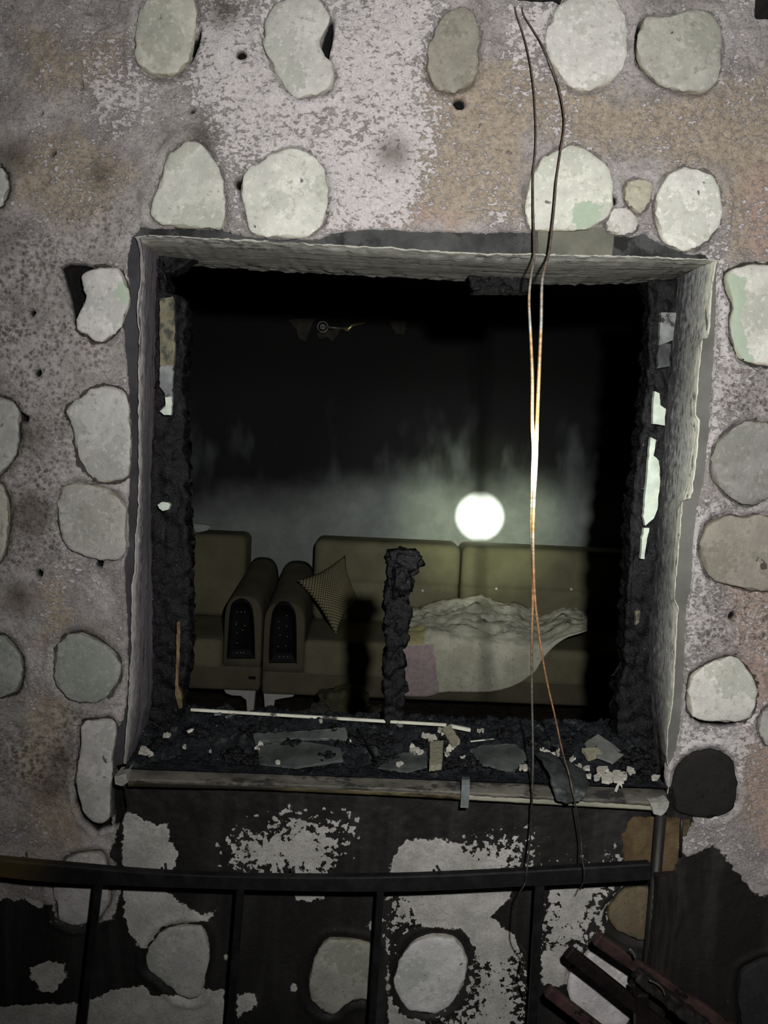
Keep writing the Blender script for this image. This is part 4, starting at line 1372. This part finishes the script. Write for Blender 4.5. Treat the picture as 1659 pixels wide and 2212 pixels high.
scrap('paper_scrap', [(412, 1140), (418, 1131), (440, 1133), (457, 1136), (448, 1146), (430, 1150), (416, 1150)], 3.05, m_paper, 1, 'crumpled grey paper scrap on top of the armchair back', th=0.03)
for i, (a, b, w, l) in enumerate([(797, 1172, 12, 'flat'), (830, 1169, 9, 'long'), (905, 1174, 8, 'small'), (945, 1180, 7, 'tiny'), (865, 1172, 14, 'thick')]):
    lump('char_flake', P(a, b + 3, 3.1) + Vector((0, 0, 0.004)), (0.0024 * w, 0.02, 0.008), m_char, 40 + i, '%s black char flake on the top edge of the sofa back%s' % (l, ['', ', second from left', ', under the bright spot', ', far right', ', behind the mullion'][i]), 'char flake', 'char flakes on the sofa top')

# --- remains of a light fitting high on the room wall
lamp = empty('wall_lamp', P(720, 712, 3.36))
tag(lamp, 'burnt wall lamp remains with a ring base and brass joint, high in the dark room', 'lamp')
m_ring = simple_mat('tarnished_ring', (0.24, 0.25, 0.24), 0.35, 0.4, 40, 0.2, metal=0.4)
m_brass = simple_mat('brass_joint', (0.55, 0.48, 0.22), 0.3, 0.3, 40, 0.1, metal=0.7)
bm = bmesh.new()
for (R_, r_) in ((0.033, 0.006), (0.014, 0.006)):
    c_ = P(697, 706, 3.34)
    pts_ = [c_ + Vector((R_ * math.cos(t * math.pi / 10), 0, R_ * math.sin(t * math.pi / 10))) for t in range(21)]
    tube(bm, pts_, r_, 6)
obj('ring_base', bm, m_ring, lamp)
bm = bmesh.new()
tube(bm, [P(744, 710, 3.33), P(752, 712, 3.31), P(760, 703, 3.31), P(790, 697, 3.33)], lambda t: 0.016 * (1 - t) + 0.004, 8)
obj('brass_joint', bm, m_brass, lamp)
bm = bmesh.new()
tube(bm, [P(697, 706, 3.38), P(697, 706, 3.34)], 0.012, 8)
tube(bm, [P(697, 706, 3.355), P(744, 710, 3.355)], 0.006, 8)
obj('stem', bm, m_ring, lamp)
m_peel = simple_mat('scorched_wallpaper', (0.055, 0.05, 0.04), 0.85, 0.4, 20, 0.3)
scrap('paint_flap', [(622, 690), (680, 688), (668, 716), (660, 738), (645, 730), (640, 712)], 3.37, m_peel, 3, 'brown flap of peeling paint left of the wall lamp', 'peeling paint', 'peeling paint flaps', jag=0.003)
scrap('paint_flap', [(685, 720), (735, 708), (728, 725), (718, 738), (708, 728), (690, 732)], 3.37, m_peel, 4, 'ragged flap of peeling paint under the wall lamp ring', 'peeling paint', 'peeling paint flaps', jag=0.003)
scrap('paint_flap', [(838, 690), (880, 694), (872, 725), (855, 720)], 3.37, m_peel, 5, 'lone flap of peeling paint right of the wall lamp', 'peeling paint', 'peeling paint flaps', jag=0.003)

# ================================================================== DEBRIS ON THE SILL
sill_z = lambda x: 0.030


def heap(x, y):
    """height of the char heap on the sill"""
    b = 0.034 + 0.050 * float(smoothstep(0.02, 0.20, np.float64(y)))
    v = Vector((x * 22, y * 22, 0.3))
    h_ = 0.014 * mn.noise(v) + 0.009 * mn.noise(v * 2.7) + 0.006 * mn.noise(v * 6.5)
    ds_, _ = mn.voronoi(Vector((x * 60, y * 60, 0)))
    h_ += 0.006 * min(1, (ds_[1] - ds_[0]) * 2) - 0.006
    fade = float(smoothstep(-0.012, 0.05, np.float64(y)))
    tail = float(smoothstep(0.34, 0.26, np.float64(y)))
    return max(0.0315, (0.030 + (b + h_ - 0.030) * fade) * tail + 0.03 * (1 - tail))


NX, NY = 420, 90
verts = []
for j in range(NY):
    for i in range(NX):
        x_ = -0.615 + 1.225 * i / (NX - 1)
        y_ = -0.01 + 0.31 * j / (NY - 1)
        zz = heap(x_, y_)
        verts.append((x_, y_, zz))
faces = [(j * NX + i, j * NX + i + 1, (j + 1) * NX + i + 1, (j + 1) * NX + i) for j in range(NY - 1) for i in range(NX - 1)]
n = NT('ash_and_char')
a = n.noise(30, 6, 0.65)
b = n.noise(120, 5, 0.65)
c = n.mix(n.step(a, 0.35, 0.65), (0.003, 0.004, 0.0065), (0.016, 0.0195, 0.0225))
c = n.mix(n.step(n.noise(26, 5, 0.6, off=(4, 4, 2)), 0.58, 0.66), c, (0.05, 0.056, 0.053))
c = n.mix(n.step(b, 0.68, 0.73), c, (0.16, 0.16, 0.15))
c = n.mix(n.step(n.noise(200, 2, 0.5, off=(3, 3, 3)), 0.73, 0.76), c, (0.34, 0.35, 0.35))
n.bump(n.add(a, b), 0.9, 0.008)
m_ash = n.out(c, n.step(b, 0.3, 0.7, 0.3, 0.8), 0, 0.28)
hp = obj('char_heap', mesh_from('char_heap', verts, faces), m_ash)
hp['kind'] = 'stuff'
tag(hp, 'black char and ash heaped along the window sill', 'ash')


def on_heap(px, py):
    d = ray(px, py)
    t = 1.4
    while t < 2.3:
        p = CAM + d * t
        if -0.02 < p.y < 0.3 and p.z <= heap(p.x, p.y):
            return p
        t += 0.002
    return P(px, py, 0.05)


def sill_plate(name, pts_px, mat, seed, label, cat, th=0.004, lift=0.004, jag=0.001, group=None, sag=1.0):
    """a fragment lying on the heap: outline points dropped on the heap surface, real thickness upwards"""
    rr = random.Random(seed)
    pts = [on_heap(a, b) for a, b in pts_px]
    cen = sum(pts, Vector()) / len(pts)
    # fit plane z = k0 + kx x + ky y so that the plate stays straight
    A_ = np.array([[1, p.x - cen.x, p.y - cen.y] for p in pts])
    k0, kx, ky = np.linalg.lstsq(A_, np.array([p.z for p in pts]), rcond=None)[0]
    dense = []
    m = len(pts)
    for i in range(m):
        a, b = pts[i], pts[(i + 1) % m]
        k = max(1, int((b - a).length / 0.006))
        for s in range(k):
            v = a.lerp(b, s / k) + Vector((rr.uniform(-1, 1), rr.uniform(-1, 1), 0)) * jag
            v.z = k0 + kx * (v.x - cen.x) + ky * (v.y - cen.y) + lift + rr.uniform(-1, 1) * jag * 0.5
            dense.append(v - cen)
    bm = bmesh.new()
    f = [bm.verts.new(v + Vector((0, 0, th))) for v in dense]
    bk = [bm.verts.new(v + Vector((0, 0, -0.002))) for v in dense]
    nn = len(f)
    bm.faces.new(f)
    bm.faces.new(bk[::-1])
    for i in range(nn):
        bm.faces.new((f[i], bk[i], bk[(i + 1) % nn], f[(i + 1) % nn]))
    bmesh.ops.recalc_face_normals(bm, faces=bm.faces)
    o = obj(name, bm, mat, smooth=False)
    o.location = cen
    return tag(o, label, cat, group)


m_white = simple_mat('white_trim', (0.62, 0.62, 0.52), 0.5, 0.2, 30, 0.2, dark=(0.05, 0.05, 0.046), dthr=0.53, stretch=(0.7, 1, 1))
m_tanf = simple_mat('tan_fibreboard', (0.22, 0.21, 0.15), 0.85, 0.3, 60, 0.6, stretch=(1, 6, 1))
m_glass = simple_mat('sooty_sheet', (0.060, 0.068, 0.064), 0.35, 0.5, 14, 0.15, spec=0.6)
m_greysheet = simple_mat('grey_board', (0.14, 0.145, 0.135), 0.7, 0.3, 22, 0.3)
m_flake = simple_mat('white_plaster_flake', (0.50, 0.48, 0.42), 0.8, 0.25, 60, 0.6)
m_strap = simple_mat('grey_strap_metal', (0.16, 0.18, 0.18), 0.4, 0.3, 30, 0.2, metal=0.3)


def strip_rod(name, pts_px, w, th, mat, label, cat, lift=0.006):
    a = [on_heap(*p) for p in pts_px]
    zz = max(p.z for p in a) if len(a) < 3 else None
    bm = bmesh.new()
    p0, p1 = a[0] + Vector((0, 0, lift)), a[-1] + Vector((0, 0, lift))
    box_between(bm, p0, p1, w, th, Vector((0, 0, 1)))
    bevel(bm, 0.001, 1)
    c_ = (p0 + p1) / 2
    bmesh.ops.translate(bm, vec=-c_, verts=bm.verts)
    o = obj(name, bm, mat, smooth=False)
    o.location = c_
    return tag(o, label, cat)


# long white trim strip: straight line between two photo points just above the back of the heap
bm = bmesh.new()
box_between(bm, P(412, 1533, 0.215), P(964, 1566, 0.17), 0.007, 0.007, Vector((0, 0, 1)))
bevel(bm, 0.001, 1)
tag(obj('trim_strip', bm, m_white, smooth=False), 'long thin white trim strip lying along the back of the sill', 'trim strip')
bm = bmesh.new()
box_between(bm, P(972, 1568, 0.16), P(1016, 1577, 0.16), 0.010, 0.008, Vector((0, 0, 1)))
bevel(bm, 0.001, 1)
tag(obj('trim_strip', bm, m_white, smooth=False), 'short white trim piece just right of the long strip end', 'trim strip')
sill_plate('fibreboard_piece', [(928, 1622), (956, 1620), (954, 1672), (926, 1676)], m_tanf, 1, 'upright tan fibreboard scrap on the sill, near its middle', 'board', 0.012, 0.012, 0.0012)
sill_plate('fibreboard_piece', [(953, 1592), (972, 1583), (992, 1618), (975, 1628)], m_tanf, 2, 'slanting tan fibreboard scrap behind the upright one', 'board', 0.010, 0.012, 0.0012)
sill_plate('grey_board_piece', [(1262, 1622), (1290, 1604), (1320, 1620), (1348, 1648), (1322, 1664), (1290, 1650)], m_greysheet, 3, 'grey pointed board lying at the right end of the sill', 'board', 0.004, 0.016, 0.0008)
sill_plate('grey_board_piece', [(1256, 1634), (1290, 1630), (1300, 1646), (1270, 1652)], m_tanf, 4, 'yellowish wedge under the left tip of the grey board', 'board', 0.008, 0.012, 0.001)
sill_plate('sooty_sheet', [(545, 1600), (640, 1585), (745, 1588), (752, 1608), (640, 1612), (550, 1618)], m_glass, 5, 'curved sooty sheet lying across the left half of the sill', 'sheet', 0.003, 0.012, 0.001)
sill_plate('sooty_sheet', [(555, 1622), (650, 1612), (735, 1625), (740, 1655), (640, 1668), (560, 1660)], m_glass, 6, 'wide dark glassy sheet in front of the curved sooty one', 'sheet', 0.003, 0.010, 0.001)
sill_plate('sooty_sheet', [(1015, 1635), (1050, 1615), (1110, 1622), (1140, 1650), (1110, 1672), (1040, 1668)], m_glass, 7, 'greenish grey melted sheet right of the tan fibreboard', 'sheet', 0.004, 0.012, 0.002)
sill_plate('sooty_sheet', [(870, 1640), (920, 1630), (922, 1668), (880, 1676), (815, 1668)], m_glass, 8, 'small dark sheet left of the tan fibreboard', 'sheet', 0.003, 0.010, 0.0015)
strip_rod('splinter', [(772, 1590), (812, 1660)], 0.004, 0.005, m_char, 'black splinter slanting over the sill, left of the charred mullion', 'splinter', 0.02)
strip_rod('splinter', [(835, 1553), (866, 1582)], 0.012, 0.004, m_greysheet, 'flat grey splinter at the foot of the charred mullion', 'splinter', 0.014)
strip_rod('splinter', [(405, 1590), (434, 1577)], 0.008, 0.006, m_white, 'short white splinter at the left end of the sill', 'splinter', 0.010)
strip_rod('splinter', [(1015, 1614), (1068, 1608)], 0.004, 0.003, m_white, 'thin white splinter lying above the melted sheet', 'splinter', 0.014)
strip_rod('splinter', [(462, 1554), (478, 1552)], 0.008, 0.006, m_strap, 'small bluish metal splinter at the upper left of the sill', 'splinter', 0.012)
strip_rod('splinter', [(488, 1560), (508, 1552)], 0.006, 0.006, m_strap, 'second bluish metal splinter, right of the first', 'splinter', 0.012)
# hanging strap over the sill edge
bm = bmesh.new()
prof = [P(1006, 1678, 0.0), P(1006, 1684, -0.03), P(1006, 1695, -0.042), P(1005, 1720, -0.046), P(1003, 1745, -0.048)]
row = [bm.verts.new(p + Vector((s * 0.009, 0, 0))) for p in prof for s in (-1, 1)]
row2 = [bm.verts.new(v.co + Vector((0, 0.003, -0.001))) for v in row]
for i in range(len(prof) - 1):
    bm.faces.new((row[2 * i], row[2 * i + 1], row[2 * i + 3], row[2 * i + 2]))
    bm.faces.new((row2[2 * i + 2], row2[2 * i + 3], row2[2 * i + 1], row2[2 * i]))
    for s in (0, 1):
        bm.faces.new((row[2 * i + s], row[2 * i + 2 + s], row2[2 * i + 2 + s], row2[2 * i + s]))
bm.faces.new((row[0], row[1], row2[1], row2[0]))
bm.faces.new((row[-2], row[-1], row2[-1], row2[-2]))
bmesh.ops.recalc_face_normals(bm, faces=bm.faces)
tag(obj('metal_strap', bm, m_strap, smooth=False), 'grey metal strap bent over the front edge of the sill', 'strap')

# dark rag over the edge, where the second wire ends
m_rag = simple_mat('melted_black_rag', (0.030, 0.035, 0.034), 0.5, 0.5, 30, 0.5, bscale=80, spec=0.4)
rag_rows = [([(1150, 1638), (1165, 1636), (1185, 1642), (1200, 1652)], 0.06), ([(1168, 1655), (1195, 1652), (1225, 1662), (1262, 1680)], 0.02), ([(1188, 1680), (1212, 1680), (1240, 1690), (1272, 1698)], -0.03), ([(1195, 1705), (1216, 1708), (1242, 1710), (1266, 1712)], -0.052), ([(1206, 1730), (1220, 1734), (1240, 1736), (1258, 1728)], -0.056)]
rows = []
for pts_, y_ in rag_rows:
    rows.append([P(a, b, y_) + Vector((0, 0, 0.012 if y_ > 0 else 0)) + Vector((0, -0.006 * math.sin(i * 2.1), 0)) for i, (a, b) in enumerate(pts_)])
rg = loft('melted_rag', rows, m_rag, None, nseg=24, rough_amp=0.004, sub=6)
md = rg.modifiers.new('t', 'SOLIDIFY')
md.thickness = 0.005
tag(rg, 'black melted rag draped over the sill edge under the right wire', 'rag')

# white plaster flakes
FL = [(905, 1640, 9), (895, 1635, 12), (890, 1625, 7), (862, 1664, 9), (918, 1600, 9), (935, 1605, 12), (960, 1600, 8), (978, 1625, 10), (968, 1630, 7), (950, 1588, 6), (965, 1640, 6), (1000, 1650, 8), (1180, 1640, 12), (1195, 1645, 11), (1205, 1638, 9), (1170, 1632, 6), (1135, 1668, 9), (1125, 1672, 6), (1235, 1650, 7), (1250, 1668, 7), (1268, 1672, 8), (1300, 1680, 13), (1315, 1690, 15), (1330, 1682, 12), (1345, 1688, 11), (1310, 1700, 12), (1335, 1700, 13), (1290, 1695, 9), (1365, 1680, 8), (1360, 1675, 9), (1415, 1690, 9), (1190, 1680, 6), (1270, 1690, 6), (1335, 1710, 9), (310, 1636, 12), (322, 1640, 8), (356, 1600, 5), (363, 1598, 6), (455, 1634, 4), (398, 1628, 4), (692, 1570, 4), (757, 1611, 5), (545, 1650, 5), (555, 1630, 6), (562, 1622, 7), (705, 1648, 4), (726, 1554, 6), (762, 1556, 5), (1042, 1590, 5), (1034, 1591, 4), (1240, 1672, 5), (600, 1660, 6), (1092, 1546, 7)]
rng = random.Random(12)
flake_meshes = []
for i, (a, b, s) in enumerate(FL):
    k = rng.randint(7, 10)
    pts_ = []
    st0 = rng.uniform(0, 6)
    for j in range(k):
        an = st0 + 2 * math.pi * j / k
        rr = s * rng.uniform(0.55, 1.15)
        pts_.append((a + rr * math.cos(an), b + rr * 0.75 * math.sin(an)))
    if b < 1560:
        continue
    sill_plate('plaster_flake', pts_, m_flake, 100 + i, 'small white plaster flake among the char on the window sill', 'plaster flake', 0.004, 0.010 + rng.uniform(0, 0.006), 0.0015, 'plaster flakes on the sill')
# lumps of char
rng = random.Random(5)
for i in range(70):
    a, b = rng.uniform(330, 1400), 0
    y0 = 1548 + (a - 330) * 0.045
    b = y0 + rng.uniform(6, 95)
    p = on_heap(a, b)
    s = rng.uniform(0.006, 0.018)
    lump('char_lump', p + Vector((0, 0, s * 0.3)), (s * rng.uniform(0.8, 1.8), s, s * 0.7), m_char, 200 + i, 'black lump of charcoal lying in the heap on the window sill', 'charcoal', 'charcoal lumps on the sill', 0.8)

# ================================================================== WIRES
def wire_mat(name, zlow, low):
    n = NT(name)
    sx_ = n.new('ShaderNodeSeparateXYZ')
    n.put(sx_.inputs[0], n.co)
    z = sx_.outputs['Z']
    a = n.noise(1.0, 4, 0.6, n.scaled((2, 2, 16)))
    b = n.noise(1.0, 3, 0.6, n.scaled((20, 20, 120)))
    c = n.mix(n.step(a, 0.42, 0.58), (0.33, 0.20, 0.09), (0.30, 0.295, 0.28))
    c = n.mix(n.step(z, 1.08, 1.2), c, (0.13, 0.10, 0.08))
    c = n.mix(n.step(z, 0.66, 0.5), c, (0.32, 0.175, 0.085))
    c = n.mix(n.step(z, zlow, zlow - 0.16), c, low)
    c = n.mix(n.step(z, 0.10, -0.02), c, (0.035, 0.03, 0.026))
    c = n.scale_col(c, n.step(b, 0.3, 0.7, 0.6, 1.25))
    n.bump(b, 0.4, 0.002)
    return n.out(c, 0.45, 0.25, 0.4)


WM = [wire_mat('heat_stained_wire', 0.44, (0.12, 0.115, 0.09)), wire_mat('coppery_wire', 0.20, (0.17, 0.12, 0.085))]
W1 = [(1112, 15, -.012), (1117, 35, -.014), (1135, 90, -.016), (1150, 165, -.018), (1157, 250, -.02), (1157, 320, -.02), (1152, 375, -.022), (1152, 450, -.026), (1154, 550, -.034), (1147, 599, -.036), (1143, 650, -.038), (1147, 736, -.04), (1150, 815, -.042), (1150, 913, -.044), (1153, 971, -.045), (1151, 1030, -.045), (1149, 1109, -.046), (1149, 1152, -.046), (1152, 1227, -.048), (1151, 1302, -.05), (1149, 1376, -.052), (1149, 1488, -.055), (1151, 1600, -.058), (1151, 1668, -.060), (1147, 1790, -.062), (1138, 1880, -.09), (1133, 1910, -.118), (1118, 1940, -.118), (1112, 2010, -.11), (1122, 2040, -.11), (1135, 2060, -.112), (1128, 2100, -.112), (1140, 2140, -.114)]
W2 = [(1128, 15, -.012), (1133, 35, -.014), (1170, 95, -.024), (1200, 165, -.028), (1215, 225, -.028), (1219, 270, -.028), (1212, 320, -.03), (1202, 390, -.032), (1197, 450, -.034), (1187, 540, -.038), (1179, 572, -.04), (1171, 611, -.042), (1169, 697, -.044), (1165, 795, -.046), (1161, 893, -.048), (1159, 952, -.05), (1157, 1011, -.05), (1154, 1069, -.052), (1152, 1128, -.054), (1152, 1190, -.054), (1155, 1283, -.054), (1163, 1358, -.054), (1174, 1432, -.054), (1185, 1488, -.052), (1198, 1544, -.05), (1215, 1623, -.04), (1228, 1668, -.035), (1234, 1695, -.060), (1245, 1750, -.075), (1255, 1810, -.08), (1257, 1850, -.10), (1262, 1880, -.118), (1260, 1905, -.118), (1252, 1922, -.112)]
for W_, m_wire, lab in ((W1, WM[0], 'left of the two hanging wires, falling straight past the sill'), (W2, WM[1], 'right of the two hanging wires, ending in the black rag on the sill')):
    pts_ = smooth_path([tuple(P(a, b, y)) for a, b, y in W_], 10)

    def rad(t, k=len(W_)):
        return 0.0015 + 0.0026 * math.exp(-((t - 0.46) / 0.2) ** 2)
    bm = bmesh.new()
    tube(bm, pts_, rad, 8)
    tag(obj('hanging_wire', bm, m_wire), lab, 'wire')

# ================================================================== IN FRONT OF THE WALL
n = NT('blackened_iron')
sx_ = n.new('ShaderNodeSeparateXYZ')
n.put(sx_.inputs[0], n.co)
a = n.noise(25, 5, 0.6)
c = n.mix(n.step(a, 0.4, 0.7), (0.006, 0.006, 0.007), (0.014, 0.0145, 0.0155))
c = n.mix(n.mul(n.step(n.add(sx_.outputs['X'], n.mul(n.sub(a, 0.5), 0.1)), -0.70, -0.86), 0.9), c, (0.085, 0.062, 0.022))
n.bump(a, 0.3, 0.003)
m_iron = n.out(c, 0.55, 0.2, 0.4)
rail = empty('railing', P(820, 1912, -0.16))
tag(rail, 'sagging blackened iron railing with thin upright bars in front of the wall under the window', 'railing')
rt = [(-160, 1842), (0, 1858), (110, 1868), (350, 1888), (600, 1896), (850, 1895), (1100, 1885), (1300, 1873), (1404, 1867)]
rb = [(-160, 1882), (0, 1897), (110, 1908), (350, 1918), (600, 1926), (850, 1928), (1100, 1918), (1300, 1909), (1404, 1903)]
RY = -0.085
ft = [Vector(v) for v in resample(smooth_path([tuple(P(a, b, RY)) for a, b in rt], 8), 80)]
fb = [Vector(v) for v in resample(smooth_path([tuple(P(a, b, RY)) for a, b in rb], 8), 80)]
bm = bmesh.new()
sec = []
for a, b in zip(ft, fb):
    m = (a + b) / 2
    hh = (a - b) / 2
    ring = []
    for (u, v) in ((-1, 0.85), (-1, -0.85), (-0.7, -1), (0.7, -1), (1, -0.85), (1, 0.85), (0.7, 1), (-0.7, 1)):
        ring.append(bm.verts.new(m + hh * v + Vector((0, 0.011 + 0.011 * u, 0))))
    sec.append(ring)
for a, b in zip(sec, sec[1:]):
    for i in range(8):
        bm.faces.new((a[i], a[(i + 1) % 8], b[(i + 1) % 8], b[i]))
e = sec[-1]
tip = [bm.verts.new(v.co.lerp(sum((q.co for q in e), Vector()) / 8, 0.3) + Vector((0.006, 0, 0))) for v in e]
for i in range(8):
    bm.faces.new((e[i], e[(i + 1) % 8], tip[(i + 1) % 8], tip[i]))
bm.faces.new(tip)
bm.faces.new(sec[0][::-1])
bmesh.ops.recalc_face_normals(bm, faces=bm.faces)
obj('top_rail', bm, m_iron, rail, smooth=False)
for (a, b, c_, d_, w_) in ((214, 1912, 180, 2212, 0.0155), (520, 1922, 497, 2212, 0.0165), (822, 1922, 803, 2212, 0.0155), (1166, 1912, 1149, 2212, 0.0195)):
    p0, p1 = P(a, b, RY + 0.011), P(c_, d_, RY + 0.011)
    d = p1 - p0
    p2 = p0 + d * ((-0.98 - p0.z) / d.z)
    bm = bmesh.new()
    box_between(bm, p0 + Vector((0, 0, 0.01)), p2, w_, 0.012)
    bevel(bm, 0.002, 1)
    obj('baluster', bm, m_iron, rail, smooth=False)
for (a, b) in ((56, 1866), (357, 1889), (634, 1896), (950, 1894)):
    bm = bmesh.new()
    p0 = P(a, b + 4, RY + 0.011)
    tube(bm, [p0, p0 + Vector((0.0, 0.004, 0.014)), p0 + Vector((-0.002 if a != 950 else -0.008, 0.006, 0.026))], 0.0028, 6)
    obj('nail', bm, m_iron, rail)

# downpipe under the right end of the sill
m_pipe = simple_mat('sooty_pipe', (0.017, 0.015, 0.014), 0.45, 0.5, 20, 0.2, stretch=(3, 3, 0.4))
pipe = empty('downpipe', P(1425, 2212, -0.03))
tag(pipe, 'sooty thin downpipe under the right end of the window sill', 'pipe')
p0 = P(1428, 1758, -0.028)
bm = bmesh.new()
tube(bm, [p0, Vector((p0.x - 0.002, p0.y, 0.4 * p0.z - 0.6 * 0.98)), Vector((p0.x - 0.004, p0.y, -0.98))], 0.012, 14)
obj('pipe_run', bm, m_pipe, pipe)
bm = bmesh.new()
p1 = P(1473, 1768, -0.012)
tube(bm, [p1, P(1472, 1800, -0.012), P(1470, 1850, -0.012)], 0.0035, 8)
tag(obj('wall_cable', bm, m_pipe), 'short dark cable running down the brown wall right of the downpipe', 'cable')
# charred board
m_board = simple_mat('charred_brown_board', (0.017, 0.0145, 0.0135), 0.55, 0.5, 30, 0.4, stretch=(3, 3, 0.4))
bd = px_plate('charred_board', [(1421, 1895), (1466, 1893), (1462, 1960), (1452, 2060), (1440, 2160), (1420, 2330), (1380, 2330), (1402, 2140), (1412, 2030), (1420, 1950)], -0.065, 0.022, m_board, None, jag=0.0012, seed=3)
tag(bd, 'upright charred board leaning on the wall below the right end of the railing', 'board')

# fallen slatted bench
m_slat = simple_mat('scorched_red_brown_wood', (0.045, 0.026, 0.024), 0.5, 0.5, 26, 0.3, dark=(0.008, 0.007, 0.007), dthr=0.55)
m_slat_b = simple_mat('burnt_black_wood', (0.009, 0.006, 0.006), 0.5, 0.5, 26, 0.3)
bench = empty('slatted_bench', (0.95, -0.3, -0.98))
tag(bench, 'overturned burnt bench with red-brown slats at the lower right', 'bench')
BY = -0.092


def slat(name, a, b, w, th, mat, label=None, Y0=BY, Y1=BY):
    bm = bmesh.new()
    p0, p1 = P(a[0], a[1], Y0), P(b[0], b[1], Y1)
    k = 8
    box_between(bm, p0, p1, w, th)
    bevel(bm, 0.004, 2)
    o = obj(name, bm, mat, bench, smooth=False)
    if label:
        o['label'] = label
    return o


slat('slat', (1287, 2026), (1640, 2264), 0.028, 0.018, m_slat, 'red-brown upper slat')
slat('slat', (1226, 2054), (1600, 2352), 0.029, 0.018, m_slat_b, 'burnt black middle slat')
slat('slat', (1182, 2139), (1460, 2352), 0.026, 0.018, m_slat)
char_member('rail', [(1372, 2122), (1480, 2210), (1600, 2325)], [(1390, 2104), (1508, 2196), (1640, 2300)], BY - 0.035, 0.03, bench, nu=8, nv=60, amp=0.008, seed=50, mat=m_board)
slat('rail', (1366, 2120), (1372, 2150), 0.010, 0.02, m_slat_b, None, BY - 0.01, BY - 0.01)
slat('leg', (1384, 2140), (1388, 2500), 0.028, 0.028, m_slat_b, None, BY, BY)
slat('leg', (1690, 2310), (1700, 2480), 0.03, 0.03, m_slat_b, None, BY, BY)
m_steel = simple_mat('bare_steel_rod', (0.16, 0.155, 0.15), 0.35, 0.3, 30, 0.2, metal=0.6)
bm = bmesh.new()
tube(bm, smooth_path([tuple(P(a, b, BY - 0.045)) for a, b in ((1360, 2050), (1368, 2058), (1372, 2068))], 5), 0.003, 6)
obj('bracket', bm, m_steel, bench, label='bare steel bracket')
bm = bmesh.new()
tube(bm, smooth_path([tuple(P(a, b, BY - 0.05)) for a, b in ((1402, 2118), (1420, 2126), (1432, 2138), (1436, 2150))], 5), 0.002, 6)
obj('bracket', bm, m_steel, bench, label='bare steel bracket')

# dark beam ends along the top edge
m_beam = simple_mat('black_beam', (0.003, 0.003, 0.003), 0.6, 0.4, 20, 0.3)
for (a0, a1, b, lab) in ((1113, 1212, 7, 'black timber beam end at the top of the wall above the wires'), (1628, 1800, 47, 'black timber beam end at the top right corner')):
    q0, q1 = P(a0, b, 0.0), P(a1, b, 0.0)
    bm = bmesh.new()
    zc = (q0.z + q1.z) / 2
    for xx in (q0.x, q1.x):
        pass
    box_between(bm, Vector(((q0.x + q1.x) / 2, -0.12, zc + 0.09)), Vector(((q0.x + q1.x) / 2, 0.01, zc + 0.09)), q1.x - q0.x, 0.18, Vector((0, 0, 1)))
    bevel(bm, 0.006, 2)
    tag(obj('roof_beam', bm, m_beam, smooth=False), lab, 'beam', 'roof beam ends')
